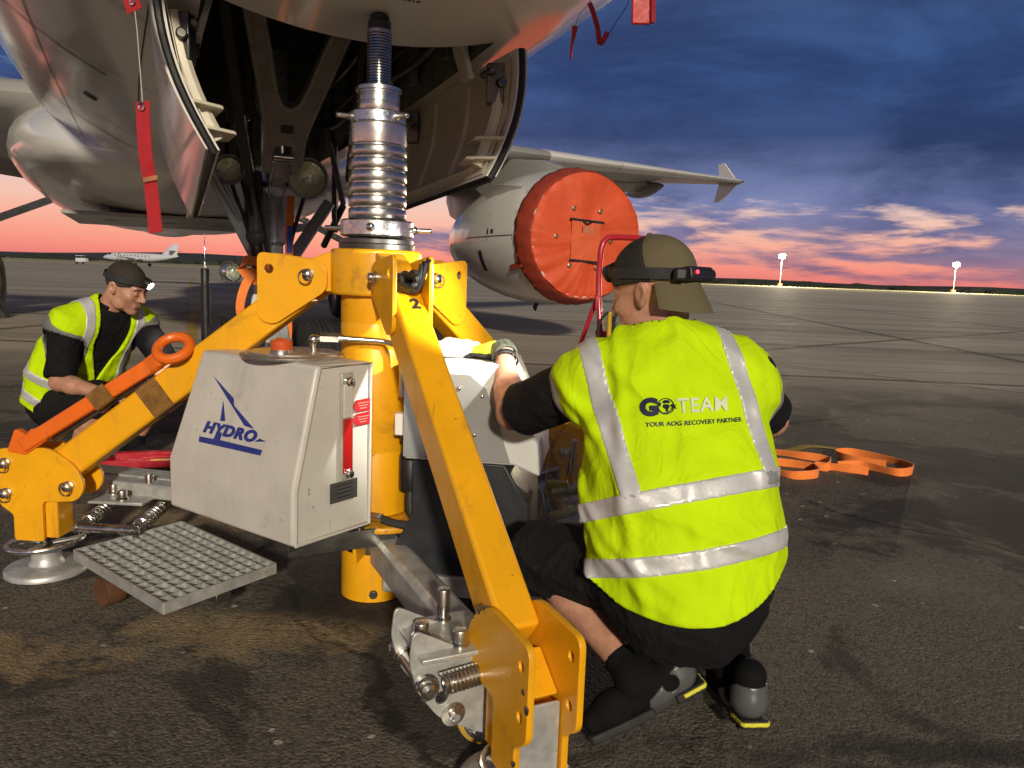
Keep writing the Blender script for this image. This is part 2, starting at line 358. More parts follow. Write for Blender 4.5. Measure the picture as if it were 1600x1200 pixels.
    c = mixc(t, mth(t, 'MULTIPLY', sand, .62), c, ramp(t, fine, [(.3, (.17, .115, .055)), (.7, (.48, .36, .20))]))
    oil = mth(t, 'MAXIMUM', blob(-.45, 2.5, .5, .3, .4, 1.1), mth(t, 'MAXIMUM', blob(1.15, 1.72, .75, .07, .3, 1.1), blob(2.0, 1.55, .5, .12, .3, 1.1)))  # darker ground below the jack column; patches at the right put shadow into colour
    c = mixc(t, mth(t, 'MULTIPLY', oil, .7), c, (.012, .011, .012))  # oil is only the mask's name; its right-hand patches are painted shadow
    b = nd(t, 'ShaderNodeBsdfPrincipled'); t.links.new(c, b.inputs['Base Color'])
    t.links.new(ramp(t, mid, [(.3, .62), (.7, .95)]), b.inputs['Roughness']); b.inputs['Specular IOR Level'].default_value = .3
    h = mth(t, 'ADD', mth(t, 'MULTIPLY', mth(t, 'SUBTRACT', .6, vo.outputs['Distance']), .7), mth(t, 'ADD', mth(t, 'MULTIPLY', grit, .3), mth(t, 'SUBTRACT', fine, crk)))
    near = sstep(t, y, 2.0, 14.0, 1.0, .12)
    bn = nd(t, 'ShaderNodeBump', ins={'Strength': mth(t, 'MULTIPLY', near, .85), 'Distance': .0065, 'Height': h})
    t.links.new(bn.outputs[0], b.inputs['Normal'])
    nd(t, 'ShaderNodeOutputMaterial', ins={0: b.outputs[0]}); return m
g = MB().add([(-4000, -4000, 0), (4000, -4000, 0), (4000, 4000, 0), (-4000, 4000, 0)], [(0, 1, 2, 3)])
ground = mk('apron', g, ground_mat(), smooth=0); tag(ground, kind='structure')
def strip(name, pts, w, z, mat):
    pts = [Vector((*p, z)) for p in pts]; mb = MB(); L = []; Rr = []
    for i, p in enumerate(pts):
        d = (pts[min(i+1, len(pts)-1)]-pts[max(i-1, 0)]).normalized(); s = Vector((-d.y, d.x, 0))*w/2; L.append(p+s); Rr.append(p-s)
    n = len(pts); mb.add(L+Rr, [(i, i+1, n+i+1, n+i) for i in range(n-1)])
    return mk(name, mb, mat, ground, smooth=0)
wornw = M('worn_white_marking', (.42, .40, .36), .7, var=.3, vscale=1.5, dirt=((.12, .105, .09), .6, 2.2))
worny = M('worn_yellow_marking', (.40, .27, .05), .7, var=.3, vscale=1.5, dirt=((.11, .10, .08), .35, 2))
wornr = M('faded_red_marking', (.20, .075, .055), .7, var=.3, vscale=1.2, dirt=((.12, .105, .09), .55, 2))
seal = M('joint_sealant', (.03, .027, .024), .7, var=.4, vscale=.8)
strip('taxi_line', [(-3.0, 7.0), (-4.3, 10.2), (-7.2, 17.3), (-18, 43), (-29, 70)], .16, .004, worny)
strip('white_line', [(5.0, 10.4), (9, 10.9), (30, 13.2)], .07, .004, wornw)
strip('white_line', [(3.0, 11.5), (5.2, 9.1), (6.5, 7.8), (9, 5.2)], .06, .008, wornw)
strip('red_line', [(1.2, 10.2), (6, 14.7), (13, 21), (24, 31)], .15, .004, wornr)
for d in (9.6, 14.6, 19.6, 24.6, 29.6, 39.6, 54.6): strip('slab_joint', [(-60, d+4.4), (0, d), (60, d-4.4)], .045+.0012*d, .012, seal)
for d in (-14, -7.5, 8.5, 15, 22): strip('slab_joint', [(d-.55, 9), (d+5.0, 70)], .07, .016, seal)
# grass beyond the apron edge, low wood on the horizon
grass = M('dry_grass', (.30, .27, .13), .9, var=.25, vscale=.05)
tag(mk('grass_field', MB().add([(-3500, 205, .05), (3500, 205, .05), (3500, 3900, .05), (-3500, 3900, .05)], [(0, 1, 2, 3)]), grass, smooth=0), kind='structure')
edge = M('mast_lit_edge', (.55, .52, .42), .8, var=.15, vscale=.03)  # mast light along the apron edge, put into this pale colour
tag(mk('lit_apron_edge', MB().add([(-3500, 190, .03), (3500, 190, .03), (3500, 255, .06), (-3500, 255, .06)], [(0, 1, 2, 3)]), edge, smooth=0), kind='structure')
wood = M('distant_wood', (.018, .022, .016), .9, var=.4, vscale=.02)
mb = MB(); rr = random.Random(3)
x = -1700.0
while x < 1900:
    w = rr.uniform(8, 26); h = rr.uniform(4.5, 6.2)*(1.5 if rr.random() < .06 else 1); y0 = 900+rr.uniform(-60, 60)
    n = 9; ring = lambda k, s: [(x+w*s*math.cos(2*math.pi*i/n)*rr.uniform(.8, 1.15), y0+w*.6*s*math.sin(2*math.pi*i/n), max(0, h*k*rr.uniform(.85, 1.1))) for i in range(n)]
    mb.loft([ring(0, 1), ring(.45, 1.1), ring(.8, .75), ring(1, .3)])
    x += w*.8
tag(mk('far_wood', mb, wood, smooth=0), 'low dark line of woodland along the horizon', 'woodland', kind='stuff')
hill = MB(); n = 60
xs = [-3800+7600*i/n for i in range(n+1)]
hs = [9+7*math.sin(i*.35)+4*math.sin(i*.9+1)+max(0, 14*math.cos((i-22)*.09)) for i in range(n+1)]
hill.add([(x, 2300, 0) for x in xs]+[(x, 2500, h) for x, h in zip(xs, hs)]+[(x, 2900, 0) for x in xs], [(i, i+1, n+2+i, n+1+i) for i in range(n)]+[(n+1+i, n+2+i, 2*n+3+i, 2*n+2+i) for i in range(n)])
tag(mk('far_hills', hill, M('far_hill_grass', (.03, .035, .035), .9, var=.3, vscale=.004)), kind='structure')

# ------------------------------------------------------------------ airliner (frame: X aft from the nose tip, t to its left wing, z up)
AFT = Vector((-0.432, 0.902, 0)).normalized(); PORT = Vector((AFT.y, -AFT.x, 0))
JACK = Vector((-.456, 2.547, 0)); NOSE = JACK-2.74*AFT
def AC(X, t, z): return NOSE+AFT*X+PORT*t+Vector((0, 0, z))
acw = M('aircraft_white_paint', (.74, .72, .68), .20, var=.05, vscale=1.2, coat=.5, rvar=.05, dirt=((.30, .28, .25), .12, 1.5))
acg = M('aircraft_grey_paint', (.30, .295, .28), .3, var=.06, vscale=1.0, rvar=.06)
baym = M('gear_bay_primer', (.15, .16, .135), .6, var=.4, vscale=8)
gearg = M('gear_grey_enamel', (.42, .45, .44), .32, .3, var=.2, vscale=12, dirt=((.03, .03, .028), .35, 9))
geard = M('gear_dark_enamel', (.09, .088, .078), .45, .2, var=.25, vscale=10)
cream = M('cream_primer', (.68, .63, .50), .45, var=.08, vscale=9, dirt=((.2, .17, .12), .2, 12))
seald = M('black_seal', (.012, .012, .012), .6)
tyre = M('tyre_rubber', (.022, .021, .021), .75, var=.3, vscale=18, bump=.15, bscale=80)
hubm = M('wheel_hub', (.42, .42, .40), .4, .6, var=.15)
barem = M('bare_polished_metal', (.62, .61, .60), .16, 1, var=.06, vscale=2)
plane = empty('airliner', AC(5.07, 0, 0), 'large white jet airliner raised on the yellow jack, nose gear doors open', 'aircraft')
ST = [(0.0, 1.45, 1.46, .01), (.05, 1.22, 1.68, .24), (.15, 1.05, 1.85, .44), (.5, .72, 2.2, .84), (1.0, .46, 2.55, 1.16), (1.5, .30, 2.85, 1.39), (2.0, .19, 3.2, 1.56), (2.74, .09, 3.65, 1.74), (3.5, .04, 3.93, 1.86), (4.5, .01, 4.08, 1.945), (6, 0, 4.14, 1.975), (24, 0, 4.14, 1.975), (28, .38, 4.14, 1.86), (32, 1.5, 4.1, 1.3), (36, 2.85, 3.95, .55), (37.6, 3.35, 3.7, .18)]
Z0 = 1.80
def fsec(X):
    for i in range(len(ST)-1):
        if ST[i][0] <= X <= ST[i+1][0]: break
    # smooth (monotone-ish) interpolation of the station table
    def val(k):
        x0, x1 = ST[i][0], ST[i+1][0]; y0, y1 = ST[i][k], ST[i+1][k]; h = x1-x0; t = (X-x0)/h
        s = lambda j: 0 if j <= 0 or j >= len(ST)-1 else (0 if (ST[j][k]-ST[j-1][k])*(ST[j+1][k]-ST[j][k]) <= 0 else 2/(1/((ST[j][k]-ST[j-1][k])/(ST[j][0]-ST[j-1][0]))+1/((ST[j+1][k]-ST[j][k])/(ST[j+1][0]-ST[j][0]))))
        m0, m1 = s(i)*h, s(i+1)*h
        return (2*t**3-3*t*t+1)*y0+(t**3-2*t*t+t)*m0+(-2*t**3+3*t*t)*y1+(t**3-t*t)*m1
    return val(1)+Z0, val(2)+Z0, val(3)
def fpt(X, th, off=0.0):      # th: 0 at the keel, + to port
    b, tp, w = fsec(X); zc = b+.5*(tp-b); c = math.cos(th); hh = (zc-b) if c > 0 else (tp-zc)
    return ((w+off)*math.sin(th), zc-(hh+off)*c)
def fbt(X, t): # underside height at lateral t
    b, tp, w = fsec(X); zc = b+.5*(tp-b); return zc-(zc-b)*math.sqrt(max(0, 1-(t/w)**2))
BX0, BX1, BW = 2.98, 6.15, .50
Xs = [0, .02, .05, .1, .15, .25, .35, .5, .7, .85, 1, 1.25, 1.5, 1.75, 2, 2.25, 2.5, 2.75, BX0, 3.25, 3.5, 3.8, 4.1, 4.5, 5, 5.5, BX1, 7, 8, 10, 12, 14, 17, 20, 24, 25, 26, 27, 28, 29, 30, 31, 32, 33, 34, 35, 36, 37, 37.6]
NT = 72; rows = []
for X in Xs:
    b, tp, w = fsec(X); tb = math.asin(min(.9, BW/w)) if w > .6 else .28
    ths = [-tb+2*tb*i/10 for i in range(11)]+[tb+(2*math.pi-2*tb)*i/(NT-10) for i in range(1, NT-10)]
    rows.append([AC(X, *fpt(X, th)) for th in ths])
mb = MB(); n = NT; mb.v = [tuple(p) for r in rows for p in r]
for i in range(len(Xs)-1):
    for k in range(n):
        if BX0-.01 < (Xs[i]+Xs[i+1])/2 < BX1 and k < 10: continue
        mb.f.append((i*n+k, i*n+(k+1) % n, (i+1)*n+(k+1) % n, (i+1)*n+k))
fus = mk('fuselage', mb, acw, plane, smooth=60)
# nose gear bay: thick lip, walls, roof, frames and pipes
bay = MB(); q = lambda X, t, z: AC(X, t, z)
for s_ in (-1, 1):
    for i in range(12):
        X0 = BX0+(BX1-BX0)*i/12; X1 = BX0+(BX1-BX0)*(i+1)/12
        bay.add([q(X0, s_*BW, fbt(X0, BW)+.002), q(X1, s_*BW, fbt(X1, BW)+.002), q(X1, s_*BW, 3.1), q(X0, s_*BW, 3.1)], [(0, 1, 2, 3)])
ts = [-BW+2*BW*i/10 for i in range(11)]
for X in (BX0, BX1):
    bay.add([q(X, t, fbt(X, t)+.002) for t in ts]+[q(X, t, 3.1) for t in ts], [(i, i+1, 12+i, 11+i) for i in range(10)])
bay.add([q(BX0, -BW, 3.1), q(BX1, -BW, 3.1), q(BX1, BW, 3.1), q(BX0, BW, 3.1)], [(0, 1, 2, 3)])
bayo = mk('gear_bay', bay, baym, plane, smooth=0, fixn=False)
fr = MB()
for X in (3.4, 3.85, 4.3, 4.75, 5.2, 5.7):
    for s_ in (-1, 1): fr.beam(q(X, s_*(BW-.03), fbt(X, BW)+.06), q(X, s_*(BW-.03), 3.05), .03, .06, up=AFT)
    fr.beam(q(X, -BW, 3.05), q(X, BW, 3.05), .03, .07)
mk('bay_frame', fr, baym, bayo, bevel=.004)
pm = M('bay_pipe', (.09, .085, .07), .35, .5, var=.3)
for k, (t, z, r) in enumerate(((.44, 2.02, .018), (.45, 2.12, .012), (.43, 2.28, .02), (-.44, 2.1, .014), (-.45, 2.3, .02), (.30, 2.9, .03), (-.2, 2.95, .025))):
    mk('bay_pipe', MB().tube(crv([q(3.05, t, z+.1), q(3.6, t-.01, z), q(4.4, t*1.0, z+.02), q(5.3, t*.97, z-.03), q(6.1, t, z+.1)], 6), r, 8), pm, bayo)
# dark seams and small fittings on the skin
def seam(X0, th0, X1, th1, w, mat, nm='panel_seam', k=14):
    mb = MB(); L = []; R_ = []
    for i in range(k+1):
        f = i/k; X = X0+(X1-X0)*f; th = th0+(th1-th0)*f
        p0 = AC(X, *fpt(X, th, .003)); d = AC(X+(X1-X0)*.01, *fpt(X+(X1-X0)*.01, th+(th1-th0)*.01, .003))-p0
        nrm = PORT*math.sin(th)-Vector((0, 0, 1))*math.cos(th); sdv = d.cross(nrm).normalized()*w/2
        L.append(p0+sdv); R_.append(p0-sdv)
    mb.add(L+R_, [(i, i+1, k+2+i, k+1+i) for i in range(k)]); return mk(nm, mb, mat, fus, smooth=60)
mark = M('dark_red_seam', (.05, .018, .015), .5)
dline = M('panel_gap', (.06, .057, .05), .5)
for X in (1.35, 2.2, 3.5, 4.55, 6.2, 7.4, 9.0, 10.6): seam(X, -1.7, X, -.30 if X < 6.2 else .9, .006, dline, k=24)
for th in (-.36, -.62, -.88, -1.12): seam(2.2, th, 10.6, th, .006, dline, k=30)
for th in (.62, 1.0): seam(1.2, th, 9, th, .006, dline, k=30)
seam(4.7, -.86, 4.7, -.44, .022, mark); seam(6.9, -.80, 6.9, -.36, .022, mark)
for (X, th, r) in ((3.05, -.63, .045), (5.6, -.5, .04), (2.35, -.05, .03)):
    p = AC(X, *fpt(X, th, .004)); nr = PORT*math.sin(th)-Vector((0, 0, 1))*math.cos(th)
    d = MB().lathe([(r, -.004), (r, .003), (r*.85, .005), (r*.3, .004)], p, nr, 24); dd = mk('drain_port', d, M('port_metal', (.10, .095, .085), .4, .7), fus)
for th, l in ((.02, .9), (.055, .6), (.085, .5), (.115, .42)):      # small unreadable placard lines beside the jacking point
    pass
pl = MB(); rp = random.Random(5)
for r_, wd in enumerate((.17, .13, .12, .10)):
    X = 2.50+r_*.032; t = .02-wd*.35
    while t < .02+wd*.65:
        w = rp.uniform(.006, .014); z = fbt(X, t)-.0025
        pl.add([AC(X, t, z), AC(X, t+w, fbt(X, t+w)-.0025), AC(X+.011, t+w, fbt(X+.011, t+w)-.0025), AC(X+.011, t, fbt(X+.011, t)-.0025)], [(0, 1, 2, 3)]); t += w+.004
mk('placard_print', pl, seald, fus, smooth=0)
# belly fairing
def ser(X, w, zb, zt, e=2.25, k=40):
    r = []
    for i in range(k):
        th = 2*math.pi*i/k; c, s_ = math.cos(th), math.sin(th); zc = (zb+zt)/2
        r.append(AC(X, w*math.copysign(abs(s_)**(2/e), s_), zc-(zt-zb)/2*math.copysign(abs(c)**(2/e), c)))
    return r
fair = MB().loft([ser(X, w, zb, zt) for X, w, zb, zt in ((7.4, .5, 1.83, 2.1), (8.0, 1.0, 1.81, 2.3), (8.8, 1.45, 1.79, 2.6), (9.7, 1.78, 1.77, 2.85), (10.7, 2.02, 1.74, 3.05), (11.8, 2.18, 1.72, 3.2), (13.5, 2.30, 1.69, 3.3), (17, 2.4, 1.69, 3.35), (19, 2.25, 1.72, 3.2), (21, 1.6, 1.79, 2.8), (22.5, .5, 1.9, 2.2))])
fo = mk('belly_fairing', fair, acw, plane, smooth=60)
for t in (-1.1, -.35, .35, .9): mk('air_outlet', MB().sphere(AC(12.6, t, 1.70), (.2, .16, .05), 14, 6), geard, fo)
mk('belly_plate', MB().box((0, 0, 0), (1, 1, 1)).xf(lambda x, y, z: AC(13.0+x*3.0, y*3.2, 1.685+z*.05)), acg, fo, bevel=.01)
# wings
def foil(ch, th=.12, k=14):
    up = [((1-math.cos(math.pi*i/k))/2) for i in range(k+1)]
    f = lambda x: 5*th*(.2969*math.sqrt(x)-.126*x-.3516*x*x+.2843*x**3-.1036*x**4)
    return [(x*ch, f(x)*ch*1.05+.015*ch*math.sin(math.pi*x)) for x in up]+[(x*ch, -f(x)*ch*.85+.015*ch*math.sin(math.pi*x)) for x in reversed(up[1:-1])]
def wing_at(t):
    X = 11.3+(t-1.95)*.592; z = 3.02+(t-1.95)*.09
    ch = 6.2-(t-1.5)*.44 if t < 6.4 else 4.04-(t-6.4)*.245
    return X, z, ch
def wing(sg):
    rings = []
    for t in (0.6, 1.95, 4, 6.4, 9, 12, 15, 16.9):
        X, z, ch = wing_at(t); tw = rad(4-5*t/17)
        rings.append([AC(X+a*math.cos(tw)+b*math.sin(tw), sg*t, z+b*math.cos(tw)-a*math.sin(tw)) for a, b in foil(ch, .115-.025*t/17)])
    w = mk('wing', MB().loft(rings), acg, plane, smooth=50)
    for a0, a1 in ((2.6, 4.9), (6.6, 9.3), (9.34, 12.0), (12.04, 14.6), (14.64, 16.6)):   # leading edge slats
        rs = []
        for t in (a0, (a0+a1)/2, a1):
            X, z, ch = wing_at(t); tw = rad(4-5*t/17); pr_ = [(a, b) for a, b in foil(ch, .12-.025*t/17) if a < .14*ch]
            up = [p for p in pr_ if p[1] >= 0 or p[0] == 0]; pr_ = sorted([p for p in pr_ if p not in up], key=lambda p: p[0]); loop = list(reversed(up))+pr_
            rs.append([AC(X-.012+a*math.cos(tw)+b*math.sin(tw), sg*t, z+b*1.03*math.cos(tw)-a*math.sin(tw)) for a, b in loop])
        mk('slat', MB().loft(rs), acw, w, smooth=60)
    for t, L in ((6.9, 2.6), (10.2, 2.2), (12.9, 1.9)):       # flap track fairings
        X, z, ch = wing_at(t); c = AC(X+ch*.82, sg*t, z-.26)
        rg = []
        for i in range(11):
            f = i/10; r = .17*math.sin(math.pi*min(max(f, .02), .98))**.7
            rg.append([AC(X+ch*.5+f*L, sg*t+r*.75*math.cos(a), z-.2-.10*f+r*1.3*math.sin(a)) for a in [2*math.pi*k/14 for k in range(14)]])
        mk('flap_track_fairing', MB().loft(rg), acg, w, smooth=60)
    for a0, a1 in ((2.4, 6.2), (6.5, 13.2)):              # trailing flaps drooped a little
        rs = []
        for t in (a0, a1):
            X, z, ch = wing_at(t); c0 = ch*.78; fl = ch*.26
            rs.append([AC(X+c0+a*.95, sg*t, z-.08-a*.30+b) for a, b in foil(fl, .13, 8)])
        mk('flap', MB().loft(rs), acg, w, smooth=50)
    X, z, ch = wing_at(16.9); f = MB()
    poly = [(0, 0), (.5, .10), (1.25, .95), (1.62, .95), (1.5, .05), (1.75, -.80), (1.35, -.80), (.55, -.15)]
    f.prism([(a*.85, b*.72) for a, b in poly], AC(X, sg*16.93, z), AFT, (0, 0, 1), .05); mk('wingtip_fence', f, acw, w, bevel=.015)
    return w
wing(1); wing(-1)
fin = MB().loft([[AC(x0+a, b, z) for a, b in foil(ch, .11)] for x0, z, ch in ((29.0, 5.7, 6.0), (33.5, 11.8, 2.2))]); mk('tail_fin', fin, acw, plane, smooth=50)
for sg in (1, -1): mk('tailplane', MB().loft([[AC(31.5+(t-.5)*.62+a, sg*t, 4.6+t*.1+b) for a, b in foil(ch, .1)] for t, ch in ((.3, 4.2), (6.2, 1.4))]), acw, plane, smooth=50)
# engines
def engine(sg):
    T = 5.66*sg; ez = 1.745
    prof = [(.80, .55), (.88, .2), (.925, .02), (.95, 0), (.985, .03), (1.035, .18), (1.085, .55), (1.12, 1.1), (1.12, 1.7), (1.08, 2.3), (1.0, 2.9), (.89, 3.5)]
    e = mk('engine_nacelle', MB().lathe(prof, AC(10.98, T, ez), AFT, 56, cap=False), acw, plane, smooth=60)
    mk('exhaust_nozzle', MB().lathe([(.892, 3.48), (.80, 3.95), (.66, 4.4), (.55, 4.68), (.52, 4.67), (.6, 4.3)], AC(10.98, T, ez), AFT, 48, cap=False), barem, e, smooth=60)
    mk('fan_disc', MB().lathe([(.02, .30), (.2, .5), (.25, .75), (.88, .8), (.88, .9)], AC(10.98, T, ez), AFT, 40), geard, e)
    mk('exhaust_plug', MB().lathe([(.56, 4.2), (.3, 4.6), (.12, 5.0), (.02, 5.1)], AC(10.98, T, ez), AFT, 30), barem, e)
    def on(X, ph, o=.004):
        for (r0, h0), (r1, h1) in zip(prof[3:], prof[4:]):
            if h0 <= X-10.98 <= h1: r = r0+(r1-r0)*(X-10.98-h0)/(h1-h0); break
        else: r = .98
        return AC(X, T-sg*(r+o)*math.cos(ph), ez+(r+o)*math.sin(ph))
    def patch(nm, X0, X1, p0, p1, mat, o=.006):
        k = 8; mb = MB(); mb.v = [tuple(on(X0+(X1-X0)*i/k, p0+(p1-p0)*j/k, o)) for i in range(k+1) for j in range(k+1)]
        mb.f = [(i*(k+1)+j, i*(k+1)+j+1, (i+1)*(k+1)+j+1, (i+1)*(k+1)+j) for i in range(k) for j in range(k)]; return mk(nm, mb, mat, e, smooth=60)
    for X in (11.45, 12.35, 13.5): patch('panel_seam', X, X+.012, -1.5, 1.4, dline)
    patch('panel_seam', 11.45, 13.5, -.02, -.008, dline); patch('air_slot', 12.62, 12.78, -.55, -.22, seald, .01)
    patch('warning_mark', 12.30, 12.36, .02, .10, seald); patch('warning_mark', 12.10, 12.2, .03, .09, seald)
    # strake on the inboard shoulder, drain mast below
    mk('strake', MB().add([on(11.7, .75), on(12.9, .62), on(12.9, .62, .28), on(12.5, .66, .26), on(11.72, .75, .02)], [(0, 1, 2, 3, 4)]).add([on(11.7, .77), on(12.9, .64), on(12.9, .64, .28), on(12.5, .68, .26), on(11.72, .77, .02)], [(4, 3, 2, 1, 0)]), acw, e, smooth=0)
    mk('drain_mast', MB().beam(on(12.6, -1.57, 0), on(12.68, -1.57, .12), .03, .1, up=AFT), seald, e)
    # pylon
    rg = []
    for X, z0, z1, w in ((11.7, 2.80, 2.86, .03), (12.3, 2.72, 3.06, .17), (13.4, 2.5, 3.2, .22), (14.6, 2.25, 3.3, .24), (15.8, 2.12, 3.2, .22), (16.8, 2.35, 3.0, .12), (17.3, 2.7, 2.85, .03)):
        rg.append([AC(X, T+a*w, z) for a, z in ((-1, z0), (1, z0), (1.0, (z0+z1)/2), (.8, z1), (-.8, z1), (-1.0, (z0+z1)/2))])
    mk('pylon', MB().loft(rg), acg, plane, smooth=40, bevel=.02)
    return e
engine(1); engine(-1)
# wheels and legs
def wheel(parent, c, r, w, mat=tyre):
    prof = [(r*.52, -w*.42), (r*.62, -w*.5), (r*.80, -w*.52), (r*.93, -w*.44), (r*.985, -w*.3)]
    gv = []
    for a in (-.2, -.07, .07, .2): gv += [(r, w*(a-.025)), (r*.972, w*(a-.02)), (r*.972, w*(a+.02)), (r, w*(a+.025))]
    prof = prof+gv+[(a, -b) for a, b in reversed(prof)]
    wo = mk('wheel', MB().lathe([(.03, -w*.30), (r*.30, -w*.34), (r*.34, -w*.22), (r*.50, -w*.20), (r*.56, -w*.44), (r*.56, w*.44), (r*.50, w*.20), (r*.34, w*.22), (r*.30, w*.34), (.03, w*.30)], c, PORT, 32), hubm, parent)
    mk('tyre', MB().lathe(prof, c, PORT, 48, cap=False), mat, wo, smooth=40)
    bo = MB()
    for i in range(10):
        a = 2*math.pi*i/10; d = (AFT*math.cos(a)+Vector((0, 0, 1))*math.sin(a))*r*.42
        bo.cyl(Vector(c)+d-PORT*w*.26, Vector(c)+d+PORT*w*.26, r*.035, n=6)
    mk('wheel_bolt', bo, steel_dk, wo); return wo
for sg in (1, -1):
    g_ = mk('main_gear_leg', MB().cyl(AC(17.71, sg*3.8, .58), AC(17.6, sg*3.75, 1.5), .11).cyl(AC(17.6, sg*3.75, 1.4), AC(17.3, sg*3.7, 3.0), .17).cyl(AC(17.71, sg*3.2, .58), AC(17.71, sg*4.4, .58), .08).beam(AC(17.5, sg*3.75, 1.5), AC(17.3, sg*2.2, 2.2), .12, .12), gearg, plane)
    for dt in (-.465, .465): wheel(g_, AC(17.71, sg*3.8+dt, .59), .585, .42)
    mk('gear_door', MB().prism([(0, 0), (1.3, .1), (1.2, 1.6), (.1, 1.6)], AC(16.9, sg*4.3, 1.0), AFT, (0, 0, 1), .05), acg, plane, bevel=.01)
# nose gear
ng = mk('nose_gear_leg', MB().lathe([(.05, .42), (.052, .9), (.058, .91), (.058, 1.22), (.075, 1.24), (.075, 1.5), (.062, 1.54), (.062, 1.95), (.09, 2.0), (.09, 2.3)], AC(5.0, 0, 0), (0, 0, 1), 24).cyl(AC(5.07, -.27, .405), AC(5.07, .27, .405), .045).cyl(AC(5.0, 0, .5), AC(5.07, 0, .405), .06), gearg, plane)
for dt in (-.25, .25): wheel(ng, AC(5.07, dt, .405), .385, .21)
mk('steering_collar', MB().lathe([(.10, .86), (.11, .88), (.11, 1.0), (.09, 1.03)], AC(5.0, 0, 0), (0, 0, 1), 20).box(AC(4.88, .0, .78), (.11, .07, .24)).box(AC(4.9, -.1, .9), (.05, .1, .08)), M('white_enamel', (.6, .59, .55), .35, var=.1, dirt=((.2, .19, .17), .3, 20)), ng, bevel=.005)
mk('torque_link', MB().beam(AC(4.88, 0, .88), AC(4.72, 0, .68), .09, .03).beam(AC(4.72, 0, .68), AC(4.95, 0, .50), .09, .03).cyl(AC(4.72, -.06, .68), AC(4.72, .06, .68), .022), gearg, ng, bevel=.004)
# drag brace: big forked arm from the bay front to the leg
YA = lambda t, z: AC(4.62-(z-1.72)*.95, t, z)
out = [(-.30, 2.42), (-.22, 2.42), (-.055, 1.95), (-.025, 1.915), (.025, 1.915), (.055, 1.95), (.22, 2.42), (.30, 2.42), (.115, 1.86), (.095, 1.80), (.095, 1.62), (.05, 1.62), (.05, 1.735), (.035, 1.75), (-.035, 1.75), (-.05, 1.735), (-.05, 1.62), (-.095, 1.62), (-.095, 1.80), (-.115, 1.86)]
fn = (YA(0, 2.4)-YA(0, 1.7)).normalized(); fw = PORT.cross(fn).normalized()
db = MB()
vs = [YA(t, z)+fw*k for k in (-.035, .035) for t, z in out]; m_ = len(out)
db.v = [tuple(v) for v in vs]; db.f = [tuple(range(m_)), tuple(range(2*m_-1, m_-1, -1))]+[(i, m_+i, m_+(i+1) % m_, (i+1) % m_) for i in range(m_)]
dbo = mk('drag_brace', db, M('brace_enamel', (.42, .42, .37), .4, .2, var=.2, vscale=10), ng, bevel=.009, seg=3)
rimv = MB()
for s_ in (-1, 1):
    rimv.tube(crv([YA(s_*.295, 2.40)-fw*.0, YA(s_*.2, 2.12), YA(s_*.118, 1.87), YA(s_*.10, 1.80), YA(s_*.095, 1.66)], 6), .012, 8)
    rimv.tube(crv([YA(s_*.225, 2.40), YA(s_*.14, 2.18), YA(s_*.062, 1.955), YA(0, 1.91)], 6), .011, 8)
rimv.v = [tuple(Vector(v)-fw*.035) for v in rimv.v] if fw.y > 0 else [tuple(Vector(v)+fw*.035) for v in rimv.v]
mk('flange', rimv, M('brace_edge', (.50, .51, .46), .35, .3, var=.2), dbo)
pp = -fw if fw.y > 0 else fw
mk('data_plate', MB().prism(rnd([(-.03, -.022), (.03, -.022), (.03, .022), (-.03, .022)], .006), YA(0, 1.83)+pp*.04, PORT, fn, .008), geard, dbo)
mk('lower_link', MB().cyl(YA(0, 1.66)-PORT*.1, YA(0, 1.66)+PORT*.1, .032).beam(YA(0, 1.68), AC(4.93, 0, 1.50), .075, .07).lathe([(.03, -.05), (.052, -.05), (.052, .05), (.03, .05)], AC(4.86, 0, 1.535), AFT, 20), gearg, ng, bevel=.006)
mk('link_pin', MB().cyl(YA(0, 1.70)-PORT*.05+pp*.03, YA(0, 1.70)+PORT*.05+pp*.03, .02), chrome, ng)
mk('retraction_ram', MB().cyl(AC(4.25, -.36, 2.75), AC(4.65, -.22, 1.85), .06).cyl(AC(4.65, -.22, 1.85), AC(4.9, -.1, 1.4), .03), geard, ng)
mk('lock_stay', MB().beam(AC(3.9, -.40, 2.6), AC(4.75, -.16, 1.55), .05, .05).beam(AC(4.2, .36, 2.55), AC(4.9, .42, 1.62), .04, .05), geard, ng, bevel=.006)
lsd = M('stay_grey', (.42, .48, .49), .38, .3, var=.15, dirt=((.05, .05, .05), .25, 14))
mk('side_stay', MB().beam(AC(4.75, -.36, 1.62), AC(4.95, -.05, 1.05), .055, .075, up=PORT).beam(AC(4.70, -.35, 1.60), AC(4.85, -.20, 1.36), .1, .02, up=PORT), lsd, ng, bevel=.008)
mk('side_stay', MB().beam(AC(5.15, .36, 1.50), AC(4.98, .06, 1.08), .05, .07, up=PORT), lsd, ng, bevel=.008)
ho = MB()
for a, b, c_ in ((-.12, -.20, -.06), (-.16, -.26, -.09), (.09, .16, .05), (-.09, -.13, -.04)):
    ho.tube(crv([AC(4.8, a*1.6, 1.9), AC(4.78, b, 1.6), AC(4.84, c_*1.6, 1.25), AC(4.9, c_, .95), AC(4.95, c_, .7)], 7), .012, 8)
mk('hydraulic_hose', ho, blackr, ng)
mk('actuator', MB().cyl(AC(4.85, -.13, 1.62), AC(4.86, -.115, 1.28), .055).cyl(AC(4.86, -.115, 1.28), AC(4.9, -.10, 1.0), .03).sphere(AC(4.86, -.115, 1.27), .06, 12, 8), geard, ng)
glass = M('lamp_lens', (.90, .96, .84), .03, var=.04, vscale=22, rvar=.02, trans=.97)
facet = M('faceted_reflector', (.86, .90, .74), .22, .9, var=.15, vscale=30, rvar=.08, bump=1.5, bscale=38)
